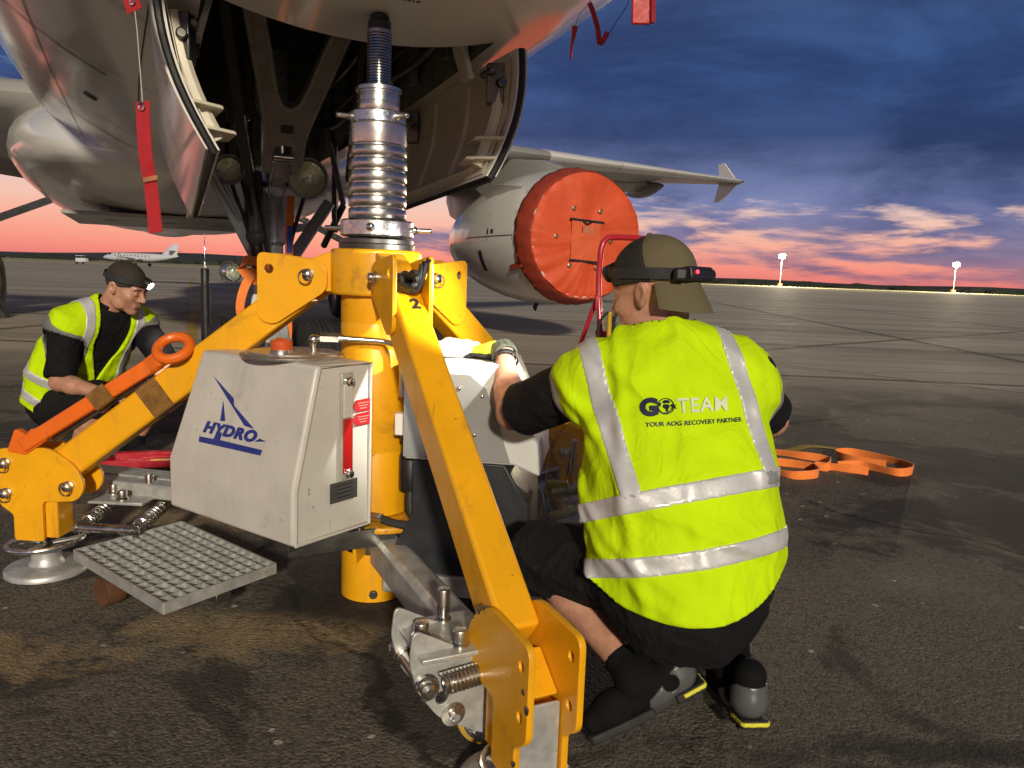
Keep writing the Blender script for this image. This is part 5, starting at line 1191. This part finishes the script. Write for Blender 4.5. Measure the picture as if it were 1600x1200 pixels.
# glove with dark cuff and palm, wrist strap
gl = Fr(j1['wrL'], j1['hdL'], j1['hnL'])
lo, hi = bb([gl(0, .08, 0)], .16)
glv = skinobj('glove', and_(off_(hands1[0], .004), half_(gl(0, -.012, 0), -gl.f)), lo, hi, .0032, M('glove_knit', (.50, .74, .03), .8, var=.08, bump=.5, bscale=420), w1)
skinobj('glove_palm', and_(off_(hands1[0], .0065), half_(gl(0, .015, 0), -gl.f), lambda P: gl.loc(P)[:, 2]+.004-.25*np.maximum(0, gl.loc(P)[:, 1]-.09)), lo, hi, .0035, blackp, glv)
fa = (Vector(j1['wrL'])-Vector(j1['elL'])).normalized(); mk('glove_cuff', MB().lathe([(.034, -.022), (.040, -.020), (.041, .0), (.039, .018), (.030, .022)], Vector(j1['wrL'])-fa*.005, fa+gl.f*.4, 28, cap=False), M('camo_strap', (.06, .065, .05), .5, var=.6, vscale=60), glv)
fa = (Vector(j1['wrL'])-Vector(j1['elL'])).normalized(); mk('wrist_band', MB().lathe([(.0385, -.009), (.041, -.007), (.041, .007), (.0385, .009)], Vector(j1['wrL'])-fa*.045, fa, 28, cap=False), blackp, w1)
# print on the back of the vest, laid onto the cloth
navy = M('navy_print', (.012, .020, .05), .6); pale = M('pale_reflective_print', (.60, .66, .48), .5)
def onvest(x, z, o):     # shoot forward onto the back of the vest
    xs = np.asarray(x, dtype=np.float32); zs = np.asarray(z, dtype=np.float32); P = np.stack([xs, np.full_like(xs, 1.3), zs], 1)
    base = npv(T1(0, 0, 0))
    dirv = npv(Vector((0, 1, -.16)).normalized())
    for _ in range(70): d = vest1(P); P = P+dirv[None]*np.clip(d-.0008-o, -.02, .03)[:, None]
    return P
def printed(me, fx, name, mat, par):
    bm = bmesh.new(); bm.from_mesh(me); bmesh.ops.subdivide_edges(bm, edges=[e for e in bm.edges if e.calc_length() > .02], cuts=2); bm.to_mesh(me); bm.free()
    co = np.zeros(len(me.vertices)*3, np.float32); me.vertices.foreach_get('co', co); co = co.reshape(-1, 3)
    x, z = fx(co[:, 0], co[:, 1]); P = onvest(x, z, .0028); me.vertices.foreach_set('co', P.astype(np.float32).ravel()); me.update(); return link(name, me, mat, par, 0)
vobj = [o for o in w1.children if o.name.startswith('vest')][0]
LX, LZ, LA = .300, .864, rad(5.0)      # lettering origin on the back and its slant
def fx(x0, y0):
    def f(x, y): X = (x+x0)*.80; Y = (y+y0)*.80; return LX+X*math.cos(LA)-Y*math.sin(LA)*.4, LZ+X*math.sin(LA)+Y*math.cos(LA)
    return f
def flat_text(s, size, bold, sp=1.0): return text_mesh(s, size, bold=bold, ext=0.0, space=sp)
printed(flat_text('G', .066, .0042), fx(-.004, 0), 'lettering', navy, vobj)
printed(flat_text('TEAM', .058, .0010, 1.10), fx(.096, .002), 'lettering', pale, vobj)
printed(flat_text('YOUR AOG RECOVERY PARTNER', .0185, .0002, 1.04), fx(.008, -.034), 'lettering', navy, vobj)
def disc_me(outlines): return curve_mesh(outlines, .0002, 0)
GX, GY, GR = .066, .023, .0235
printed(disc_me([circ(GX, GY, GR, 40), circ(GX, GY, GR-.0026, 40)]), fx(0, 0), 'globe_ring', navy, vobj)
for pl_ in ([(-.009, .014), (-.002, .018), (.008, .017), (.013, .011), (.009, .007), (.003, .009), (-.003, .007), (-.008, .010)], [(-.008, .004), (.001, .006), (.009, .003), (.010, -.003), (.006, -.008), (.004, -.016), (0, -.017), (-.002, -.008), (-.009, -.003)], [(-.020, .006), (-.015, .012), (-.013, .006), (-.017, -.002)], [(.012, .003), (.018, .006), (.019, -.001), (.014, -.004)]):
    printed(disc_me([[(GX+a, GY+b) for a, b in pl_]]), fx(0, 0), 'globe_land', navy, vobj)
printed(disc_me([[(GX-.018, GY-.017), (GX, GY-.019), (GX+.016, GY-.009), (GX+.024, GY+.002), (GX+.015, GY-.012), (GX+.001, GY-.024)]]), fx(0, 0), 'swoosh', navy, vobj)
printed(disc_me([[(GX+.010, GY-.010), (GX+.018, GY-.003), (GX+.017, GY+.006), (GX+.022, GY), (GX+.030, GY+.004), (GX+.025, GY-.004), (GX+.031, GY-.009), (GX+.021, GY-.007)]]), fx(0, 0), 'plane_mark', navy, vobj)

# ---- left-hand worker, crouching in profile beyond the jack leg
w2 = empty('person', (-2.32, 3.98, 0), 'crouching worker in profile with lit headlamp behind the left jack leg', 'person', 'ground crew in hi-vis vests')
def hem2(q): return -(q[:, 2]+.05)
j2 = dict(pelvis=(-2.345, 4.02, .37), mid=(-2.275, 3.99, .53), chest=(-2.160, 3.96, .72), neck=(-2.080, 3.94, .835), facing=(.8, -.5, 0), right=(-.60, -.80, .02), head=(-1.960, 3.90, .965), look=(.90, -.22, -.36), build=.98,
          shL=(-1.985, 4.08, .775), shR=(-2.205, 3.79, .765), elL=(-1.830, 4.06, .56), elR=(-2.200, 3.70, .505), wrL=(-1.785, 3.84, .50), wrR=(-1.955, 3.62, .475), hdL=(.2, -.95, -.1), hnL=(0, 0, 1), hdR=(.95, .1, -.1), hnR=(0, -.3, 1), curl=.9,
          hipL=(-2.275, 4.12, .33), hipR=(-2.335, 3.93, .33), knL=(-1.895, 4.14, .43), knR=(-2.025, 3.73, .42), anL=(-2.065, 4.14, .11), anR=(-2.185, 3.77, .11),
          heelL=(-2.115, 4.14, .02), toeL=(1, -.1, 0), heelR=(-2.235, 3.78, .03), toeR=(.98, -.2, -.08), sleeve=.88, hem=hem2, drop=.05, fold=.006, cut=.02, cutr=.10, polo=True, res=.005,
          vee=lambda q: np.maximum(np.abs(q[:, 0])-.075*np.clip((q[:, 2]-.22)/.20, 0, 1)-.004, -q[:, 1]),
          bands=[lambda q: np.abs(q[:, 2]-.015)-.025, lambda q: np.abs(q[:, 2]-.14)-.025, lambda q: np.maximum(np.abs(np.abs(q[:, 0])-.125)-.024, .14-q[:, 2])])
T2, H2, vest2, hands2, b2 = worker(w2, j2, 11)
hair = M('cropped_dark_hair', (.030, .022, .016), .8, var=.4, vscale=90, bump=.7, bscale=260)
lo, hi = bb([H2(0, 0, .05)], .16)
skinobj('hair', and_(ell_(H2(0, -.014, .040), (.0815, .1035, .091), H2.R), lambda P: -(H2.loc(P)[:, 2]-.012-.35*np.maximum(0, H2.loc(P)[:, 1]-.02)+.5*np.maximum(0, -H2.loc(P)[:, 1]-.02))), lo, hi, .004, hair, w2)
mk('eyebrow', MB().tube(crv([H2(-.048, .083, .022), H2(-.032, .094, .029), H2(-.012, .096, .025)], 4), .0035, 6), hair, w2); mk('eyebrow', MB().tube(crv([H2(.048, .083, .022), H2(.032, .094, .029), H2(.012, .096, .025)], 4), .0035, 6), hair, w2)
col_ = MB(); rg = []
for i in range(17):
    a = rad(-145+290*i/16); d = -T2.f*math.cos(a)+T2.r*math.sin(a); c = Vector(j2['neck'])+T2.u*.01
    rg.append([c+d*.070, c+d*.078, c+d*.074+T2.u*.055, c+d*.069+T2.u*.055])
mk('polo_collar', MB().loft(rg), blackc, w2, bevel=.002)
head_lamp(H2, w2, 14, 80, (-1.62, 4.1, .45), tilt=.03, battery=False)

# ------------------------------------------------------------------ engine inlet cover
fabric = M('orange_cover_fabric', (.58, .070, .016), .65, var=.12, vscale=4, bump=1.6, bscale=7)
fab_dk = M('shaded_dark_red_skirt', (.30, .035, .014), .7, var=.2, vscale=5, bump=.35, bscale=14)  # same cloth darkened: shading of the cover's side goes into the dark red
ET, EZ = 5.66, 1.745
def EP(d, r, a): return AC(10.98+d, ET+r*math.cos(a), EZ+r*math.sin(a))
cov_ = empty('engine_inlet_cover', AC(10.98, ET, 0), 'orange fabric cover pulled over the jet engine inlet', 'engine cover')
rv = np.random.RandomState(4)
def wob(a, r):     # slack cloth: long soft folds, stronger low down
    s = .5-.5*math.sin(a)
    return .02*math.sin(5*a+3*r)+.035*s*math.sin(11*a+5*math.sin(2.0*a+1)+2*math.sin(5*a)+6*r)*r*(.55+.45*math.sin(3*a+2))+.016*math.sin(29*a+9*r+3*math.sin(4*a))*r*(.3+s)
na = 120; rings = []
for r in (.02, .15, .3, .45, .6, .75, .86, .93, .965, .985):
    rings.append([EP(-.035-.03*(1-r)+wob(2*math.pi*i/na, r)*.9+(.02 if r > .95 else 0), r, 2*math.pi*i/na) for i in range(na)])
mk('cover_face', MB().loft(rings, cap=False), fabric, cov_, smooth=70)
rings = []
for d, r in ((-.012, .984), (0, .998), (.05, 1.02), (.15, 1.052), (.26, 1.078), (.36, 1.098), (.365, 1.09)):
    rings.append([EP(d+.012*math.sin(9*2*math.pi*i/na+1)*(d > .2), r+.006*math.sin(23*2*math.pi*i/na+d*9)+.004*math.sin(41*2*math.pi*i/na), 2*math.pi*i/na) for i in range(na)])
mk('cover_skirt', MB().loft(rings, cap=False), fab_dk, cov_, smooth=70)
brass = M('brass_grommet', (.75, .6, .3), .25, 1)
for dy, dz in ((-.28, .42), (.20, .40), (-.58, -.02), (.42, -.05), (-.32, -.46), (.17, -.48)):
    mk('grommet', MB().lathe([(.012, -.006), (.036, -.006), (.036, .006), (.018, .012)], AC(10.98-.075, ET+dy, EZ+dz), -AFT, 16), brass, cov_)
for dz, w in ((.24, .62), (-.39, .58)): mk('handle_strap', MB().box((0, 0, 0), (1, 1, 1)).xf(lambda x, y, z: AC(10.895+x*.01, ET-.04+y*w, EZ+dz+z*.035-(y*.03))), blackp, cov_)
mk('handle_loop', MB().tube(crv([AC(10.89, ET-.12, EZ+.225), AC(10.87, ET-.05, EZ+.19), AC(10.89, ET+.04, EZ+.225)], 6), .012, 6), blackp, cov_)
mk('seam_panel', MB().box((0, 0, 0), (1, 1, 1)).xf(lambda x, y, z: AC(10.905+x*.004, ET-.05+y*.52, EZ-.07+z*.62)), M('faded_orange_panel', (.60, .10, .03), .7, var=.1, vscale=6, bump=.3, bscale=14), cov_, smooth=0)
for k, (y, w, mt) in enumerate(((-.12, .022, M('faded_dark_print', (.16, .035, .02), .7)), (-.04, .07, M('faded_grey_print', (.40, .17, .10), .7)), (.05, .05, MATS['faded_grey_print']))):
    mk('worn_print', MB().box((0, 0, 0), (1, 1, 1)).xf(lambda x, yy, z: AC(10.9015+x*.002, ET+y+yy*w, EZ+.10+z*.10)), mt, cov_, smooth=0)
mk('corner_flap', MB().prism([(0, 0), (.42, -.06), (.45, .22), (.05, .26)], EP(.30, 1.10, rad(208)), AFT, V(0, 0, 1), .02), fab_dk, cov_, bevel=.006)

# ------------------------------------------------------------------ red warning streamers
redw = M('red_streamer', (.45, .022, .025), .5, var=.1, vscale=20, bump=.2, bscale=200)
st = empty('warning_streamer', (-1.13, 2.3, 1.2), 'long red warning streamer hanging beside the nearer gear door', 'streamer')
rb_ = lambda L, w, th=.003: MB().ribbon(L, (.93, -.35, 0), w, th)
mk('streamer_tab', rb_(crv([V(-1.150, 2.30, 2.02), V(-1.140, 2.29, 1.93), V(-1.105, 2.30, 1.80)], 5), .055), redw, st)
mk('cord', MB().tube([V(-1.105, 2.30, 1.805), V(-1.10, 2.30, 1.75), V(-1.09, 2.30, 1.545)], .0016, 5), M('pale_cord', (.5, .48, .45), .7), st)
mk('streamer_tail', rb_(crv([V(-1.09, 2.30, 1.555), V(-1.085, 2.295, 1.42), V(-1.075, 2.305, 1.31), V(-1.063, 2.30, 1.185)], 6), .050), redw, st)
mk('band', rb_([V(-1.072, 2.294, 1.345), V(-1.070, 2.294, 1.332)], .053, .004), brass, st)
for p in (V(-1.09, 2.292, 1.54), V(-1.107, 2.292, 1.825)): mk('eyelet', MB().torus(p, (.35, .93, 0), .010, .003, 16, 6), chrome, st)
s2 = empty('pitot_cover', (.30, 2.1, 1.8), 'red pitot probe cover hanging at the top edge beside the sky', 'probe cover')
mk('cover_sleeve', MB().ribbon(crv([V(.30, 2.1, 1.99), V(.296, 2.1, 1.86), V(.30, 2.1, 1.752)], 5), (1, .1, 0), .052, .012), redw, s2, bevel=.003)
mk('cover_edge', MB().ribbon(crv([V(.318, 2.094, 1.97), V(.322, 2.093, 1.84), V(.326, 2.094, 1.755)], 5), (1, .4, 0), .012, .014), M('deep_red_edge', (.25, .01, .015), .5), s2)
s3 = empty('small_streamer', (.2, 2.45, 1.8), 'small twisted red ribbons with cord tied under the right side of the nose', 'streamer')
mk('ribbon', MB().ribbon(crv([V(0.151, 2.450, 1.850), V(0.147, 2.450, 1.817), V(0.143, 2.450, 1.788), V(0.142, 2.450, 1.755)], 5), [V(1, -.3*i, 0) for i in range(16)], .018, .002), redw, s3)
mk('ribbon', MB().ribbon(crv([V(0.190, 2.450, 1.917), V(0.203, 2.450, 1.889), V(0.219, 2.450, 1.844), V(0.227, 2.450, 1.802), V(0.243, 2.450, 1.821), V(0.248, 2.450, 1.836)], 5), (1, .3, .1), .016, .002), redw, s3)
mk('cord', MB().tube(crv([V(0.249, 2.450, 1.825), V(0.272, 2.450, 1.862), V(0.304, 2.450, 1.914), V(0.310, 2.450, 1.940)], 5), .0012, 5), blackp, s3)
mk('cord', MB().tube(crv([V(0.151, 2.450, 1.850), V(0.163, 2.450, 1.884), V(0.190, 2.450, 1.917), V(0.196, 2.450, 1.950)], 5), .0014, 5), MATS['pale_cord'], s3)

# ------------------------------------------------------------------ orange slings
def SL(pts, wd=None): return MB().ribbon(crv(pts, 8), wd or V(.12, .1, 1), .05, .004)
sg2 = empty('orange_sling', (1.95, 4.65, 0), 'orange webbing sling dropped in loops on the apron right of the worker', 'sling')
def onedge(pts, lean):
    c = crv([V(x, y, .027) for x, y in pts], 9); return MB().ribbon(c, [V(lean*math.sin(i*.31), lean*math.cos(i*.23), 1) for i in range(len(c))], .05, .0045)
mk('webbing', onedge([(1.30, 5.02), (1.62, 4.93), (1.84, 4.84), (1.99, 4.72), (1.90, 4.52), (1.70, 4.60), (1.42, 4.66)], .55), webor, sg2)
mk('webbing', onedge([(1.30, 4.52), (1.50, 4.44), (1.62, 4.30), (1.79, 4.36), (1.86, 4.55), (2.05, 4.50), (2.13, 4.46)], .45), webor, sg2)
mk('webbing', onedge([(2.00, 4.58), (2.16, 4.62), (2.30, 4.46), (2.44, 4.55), (2.44, 4.74), (2.26, 4.98), (2.13, 4.92), (2.16, 4.76), (2.33, 4.66)], .35), webor, sg2)
mk('flat_tail', MB().ribbon(crv([V(1.85, 5.02, .012), V(2.05, 5.16, .02), V(2.25, 5.10, .016), V(2.32, 4.98, .012)], 6), (.6, -.8, 0), .06, .004), M('olive_webbing', (.28, .19, .03), .8, bump=.3, bscale=400), sg2)
s4 = empty('ratchet_strap', AC(4.86, 0, .6), 'orange strap knotted round the nose gear leg', 'strap')
g_ = lambda X, t, z: AC(X, t, z)
mk('strap_run', MB().ribbon([g_(4.84, .075, 1.50), g_(4.83, .07, 1.35), g_(4.82, .06, 1.14), g_(4.80, .05, 1.05)], PORT, .045, .004), webor, s4)
mk('strap_label', MB().ribbon([g_(4.825, .07, 1.33), g_(4.815, .062, 1.18)], PORT, .030, .004), webbl, s4)
mk('strap_knot', MB().ribbon(crv([g_(4.80, .05, 1.08), g_(4.74, -.06, 1.10), g_(4.74, -.17, 1.13), g_(4.80, -.20, 1.09), g_(4.76, -.13, 1.02), g_(4.70, -.06, 1.08), g_(4.72, .02, 1.10)], 7), [V(.3*math.sin(i*.4), .2, 1) for i in range(43)], .05, .004), webor, s4)
mk('strap_loop', MB().ribbon(crv([g_(4.76, -.13, 1.08), g_(4.74, -.19, .98), g_(4.74, -.215, .86), g_(4.75, -.185, .75), g_(4.78, -.16, .70)], 7), [V(1, .5-.04*i, .2) for i in range(29)], .048, .004), webor, s4)
mk('strap_run', MB().ribbon(crv([g_(4.80, .05, 1.05), g_(4.79, .05, .8), g_(4.8, .045, .55), g_(4.82, .04, .35)], 5), PORT, .045, .004), webor, s4)

# ------------------------------------------------------------------ things around the jack
rb2 = empty('red_bar', (-1.85, 4.05, 0), 'long red metal bar lying on the ground behind the grey tank', 'bar')
ra, rb3 = V(-2.22, 3.90, .045), V(-1.25, 4.22, .045)
mk('rail', MB().beam(ra, rb3, .10, .05), redp, rb2, bevel=.008); mk('rail_top', MB().beam(ra+V(.15, .05, .04), rb3+V(0, 0, .04), .05, .035), redp, rb2, bevel=.006)
mk('clamp', MB().beam(ra+V(.42, .14, .06), ra+V(.56, .185, .06), .085, .05), redp, rb2, bevel=.006); mk('sticker', MB().beam(ra+V(.33, .06, .01), ra+V(.43, .093, .01), .006, .028), M('yellow_sticker', (.7, .45, .03), .5), rb2)
bp = empty('black_pole', (-2.08, 5.2, 0), 'thin black pole with whip aerial standing behind the left jack leg', 'pole')
mk('tube', MB().lathe([(.032, .02), (.032, .95), (.028, .955), (.028, 1.06), (.022, 1.07)], V(-2.08, 5.2, 0), ZU, 20), blackp, bp)
mk('foot', MB().lathe([(.14, 0), (.14, .012), (.05, .03), (.034, .05)], V(-2.08, 5.2, 0), ZU, 24), blackp, bp); mk('aerial', MB().lathe([(.008, 1.07), (.008, 1.12), (.003, 1.13), (.0025, 1.30)], V(-2.08, 5.2, 0), ZU, 10), chrome, bp)
ld = empty('red_step_ladder', (.50, 4.3, 0), 'red tubular step ladder behind the worker in the khaki cap', 'ladder')
tb_ = lambda pts, r=.016: MB().tube(pts, r, 12)
def lad(dx, dy): return V(dx, dy, 0)
L0, L1 = V(.455, 4.25, 0), V(.86, 4.45, 0); ax = (L1-L0).normalized(); fw_ = V(-ax.y, ax.x, 0)
mk('front_frame', tb_(crv([L0-fw_*.22, L0-fw_*.06+V(0, 0, .72), L0+V(0, 0, 1.03), L0+V(0, 0, 1.24)], 5)+crv([L0+V(0, 0, 1.24), L0+ax*.02+V(0, 0, 1.30), L0+ax*.09+V(0, 0, 1.325), L1-ax*.09+V(0, 0, 1.325), L1-ax*.02+V(0, 0, 1.30), L1+V(0, 0, 1.24)], 5)[1:]+crv([L1+V(0, 0, 1.24), L1+V(0, 0, 1.03), L1-fw_*.06+V(0, 0, .72), L1-fw_*.22], 5)[1:]), redp, ld)
for P0, sgn in ((L0, -1), (L1, 1)): mk('rear_leg', tb_([P0+V(0, 0, .98)+fw_*.02, P0+fw_*.42-ax*.10*(1 if P0 is L0 else -1)], .013), redp, ld)
for z in (.28, .54, .80): mk('step', MB().beam(L0-fw_*(.22*(1-z/1.0))+V(0, 0, z), L1-fw_*(.22*(1-z/1.0))+V(0, 0, z), .12, .03), redp, ld, bevel=.006)
mk('hinge_plate', MB().box(L0+V(0, .01, .97), (.035, .06, .08)), redp, ld, bevel=.005)
bg_ = empty('tool_bag', (.62, 4.15, .6), 'black tool bag with loose straps on the red step ladder', 'bag')
def crumple(c, r, seed, amp, sc=30):
    rs = np.random.RandomState(seed); ks = rs.normal(size=(9, 3)).astype(np.float32)*sc; ph = rs.uniform(0, 6.28, 9); e = ell_(c, r)
    def f(P):
        w = 0
        for k_, p in zip(ks, ph): w = w+np.abs(np.sin(P@k_+p))
        return (e(P)-amp*(w/9-.6)*3)*.6
    return f
skinobj('bag_body', crumple((.58, 4.12, .64), (.20, .12, .13), 2, .012, 14), (.3, 3.9, .44), (.86, 4.34, .86), .012, blackp, bg_)
for k_ in range(4): mk('strap', MB().tube(crv([V(.45+.07*k_, 4.05, .72), V(.44+.08*k_, 4.02, .86+.03*(k_ % 2)), V(.50+.06*k_, 4.03, .92), V(.55+.05*k_, 4.06, .74)], 6), .008, 7), blackr, bg_)
mk('tool_handle', MB().cyl(V(.50, 4.04, .74), V(.495, 4.03, .93), .013, n=12), M('yellow_handle', (.55, .35, .02), .4), bg_)
rg_ = empty('plastic_rag', (-.20, 2.44, .84), 'crumpled white plastic sheet on top of the pump cover', 'plastic sheet')
skinobj('sheet', crumple((-.185, 2.45, .862), (.085, .075, .030), 5, .010, 42), (-.32, 2.33, .80), (-.06, 2.57, .94), .0045, M('white_plastic', (.74, .76, .78), .22, var=.05, sss=.1, coat=.4), rg_)
bd = empty('cable_bundle', (-.33, 2.28, 1.07), 'tangled black cable bundle at the top of the front jack leg', 'cable')
rs = random.Random(8)
for k_ in range(9):
    c = V(-.315, 2.26, 1.075); pts = [c+V(rs.uniform(-.035, .035), rs.uniform(-.045, .03), rs.uniform(-.035, .025)) for _ in range(4)]
    if k_ < 3: pts[-1] = c+V(.045+.01*k_, -.03, .045+.008*k_)
    mk('cable', MB().tube(crv(pts, 6), rs.uniform(.007, .012), 8), blackp, bd)
ck = empty('wheel_chock', AC(18.3, -3.05, 0), 'black rubber wheel chock by the main wheel at the left edge', 'chock')
mk('wedge', MB().prism([(-.17, 0), (.17, 0), (.07, .17), (-.07, .17)], AC(17.05, -3.15, 0), AFT, ZU, .30), blackr, ck, bevel=.01)
mk('wedge', MB().prism([(-.17, 0), (.17, 0), (.07, .17), (-.07, .17)], AC(16.85, -3.1, 0), PORT, ZU, .25), blackr, ck, bevel=.01)
# ------------------------------------------------------------------ parked turboprop far off
tpw = M('turboprop_paint', (.50, .52, .56), .35, var=.05, vscale=.5)
tp = empty('turboprop', (-80, 170, 0), 'small white twin turboprop parked far off below the sunset', 'aircraft')
td = V(-.985, .17, 0).normalized(); tl = V(-td.y, td.x, 0)
def TQ(x, y, z): return V(-82.0, 170, 0)+td*x+tl*y+V(0, 0, z)
rgs = []
for x, r, z in ((9.2, .06, 1.75), (8.8, .3, 1.78), (7.8, .62, 1.9), (6.6, .84, 2.0), (5, .88, 2.02), (-3, .88, 2.02), (-6, .6, 2.2), (-8.5, .25, 2.45), (-9, .1, 2.5)):
    rgs.append([TQ(x, r*math.cos(a), z+r*math.sin(a)) for a in [2*math.pi*i/20 for i in range(20)]])
mk('fuselage', MB().loft(rgs), tpw, tp, smooth=60)
for i in range(9): mk('window', MB().sphere(TQ(4.2-i*.85, .84, 2.25), (.14, .06, .19), 10, 6), seald, tp)
mk('windscreen', MB().sphere(TQ(7.0, .35, 2.45), (.55, .4, .22), 12, 6), seald, tp)
mk('windscreen', MB().sphere(TQ(7.0, -.35, 2.45), (.55, .4, .22), 12, 6), seald, tp)
for s_ in (-1, 1):
    mk('wing', MB().loft([[TQ(1.2-a*.9-y*.06, s_*y, 1.5+y*.06+b) for a, b in foil(c_, .14, 8)] for y, c_ in ((.5, 2.6), (7.2, 1.1))]), tpw, tp, smooth=50)
    en = mk('engine_pod', MB().loft([[TQ(x, s_*2.4+r*math.cos(a), 1.75+r*1.1*math.sin(a)) for a in [2*math.pi*i/14 for i in range(14)]] for x, r in ((3.9, .15), (3.4, .36), (2, .42), (-.5, .38), (-1.6, .15))]), tpw, tp, smooth=60)
    for k_ in range(4):
        a = .5+k_*math.pi/2; dv = tl*math.cos(a)+ZU*math.sin(a); mk('propeller_blade', MB().beam(TQ(3.85, s_*2.4, 1.75)+dv*.1, TQ(3.8, s_*2.4, 1.75)+dv*1.3, .16, .05, up=td), seald, en)
    mk('tailplane', MB().loft([[TQ(-7.0-a-y*.3, s_*y, 3.6+b) for a, b in foil(c_, .1, 6)] for y, c_ in ((.05, 1.5), (2.6, .8))]), tpw, tp)
    mk('main_wheel', MB().lathe([(.1, -.15), (.38, -.15), (.4, 0), (.38, .15), (.1, .15)], TQ(-.4, s_*2.4, .4), tl, 18), tyre, tp); mk('main_leg', MB().cyl(TQ(-.4, s_*2.4, .4), TQ(-.2, s_*2.4, 1.5), .08), steel_dk, tp)
mk('fin', MB().loft([[TQ(x0-a, b, z) for a, b in foil(c_, .1, 6)] for x0, z, c_ in ((-4.8, 2.5, 3.9), (-7.6, 5.1, 1.6))]), tpw, tp)
mk('nose_wheel', MB().lathe([(.08, -.1), (.28, -.1), (.3, 0), (.28, .1), (.08, .1)], TQ(6.6, 0, .3), tl, 16), tyre, tp); mk('nose_leg', MB().cyl(TQ(6.6, 0, .3), TQ(6.5, 0, 1.4), .06), steel_dk, tp)
# ------------------------------------------------------------------ floodlight masts
mstl = M('mast_steel', (.12, .115, .11), .5, .6); flood = M('floodlight_glass', (1, .95, .8), .3, emit=((1.0, .78, .40), 6.0))
def mast(x, y, h, label, lit=True, k=1.0):
    m_ = empty('floodlight_mast', (x, y, 0), label, 'light mast', 'floodlight masts across the apron')
    mk('pole', MB().cyl((x, y, 0), (x, y, h), .3*k, .16*k, 12), mstl, m_); mk('base', MB().box((x, y, 1.0*k), (2.2*k, 2.2*k, 2.0*k)), M('mast_base_red', (.35, .06, .04), .6), m_)
    mk('head_frame', MB().torus((x, y, h-.4), (0, 0, 1), 1.5*k, .12*k, 20, 6).beam((x-1.7*k, y, h-.4), (x+1.7*k, y, h-.4), .2*k, .2*k).beam((x, y-1.7*k, h-.4), (x, y+1.7*k, h-.4), .2*k, .2*k), mstl, m_)
    if lit:
        for i in range(8):
            a = 2*math.pi*i/8; mk('floodlight', MB().box((x+1.3*k*math.cos(a), y+1.3*k*math.sin(a), h+.6), (1.3*k, 1.3*k, 2.6*k), Matrix.Rotation(a, 3, 'Z')), flood, m_)
        l = bpy.data.lights.new('mast_light', 'POINT'); l.energy = 9e5; l.color = (1, .84, .55); l.shadow_soft_size = 2.0
        lo_ = bpy.data.objects.new('mast_light', l); COL.objects.link(lo_); lo_.parent = m_; lo_.location = (0, -4.5, h-.5)
    return m_
mast(169.6, 500, 18.6, 'lit floodlight mast on the horizon, nearer the capped worker', True)
mast(292.3, 520, 18.1, 'lit floodlight mast on the horizon towards the right edge', True)
for x, lab in ((-250, 'leftmost unlit mast on the horizon left of the turboprop'), (-215, 'unlit mast on the horizon just left of the turboprop')):
    mast(x, 700 if x < -230 else 710, 13, lab, False, .55)
vh = empty('service_cart', (-96, 170, 0), 'small white service cart standing left of the parked turboprop', 'cart')
mk('body', MB().box((-96, 172, .95), (2.2, 1.4, .9)), tpw, vh, bevel=.1)
for dx in (-.7, .7): mk('wheel', MB().lathe([(.05, -.1), (.3, -.1), (.3, .1), (.05, .1)], (-96+dx, 171.2, .3), (0, 1, 0), 14), tyre, vh)
mk('canopy', MB().box((-96.3, 172, 1.9), (1.5, 1.3, .1)), tpw, vh); mk('post', MB().cyl((-96.9, 171.5, 1.3), (-96.9, 171.5, 1.9), .04), mstl, vh)
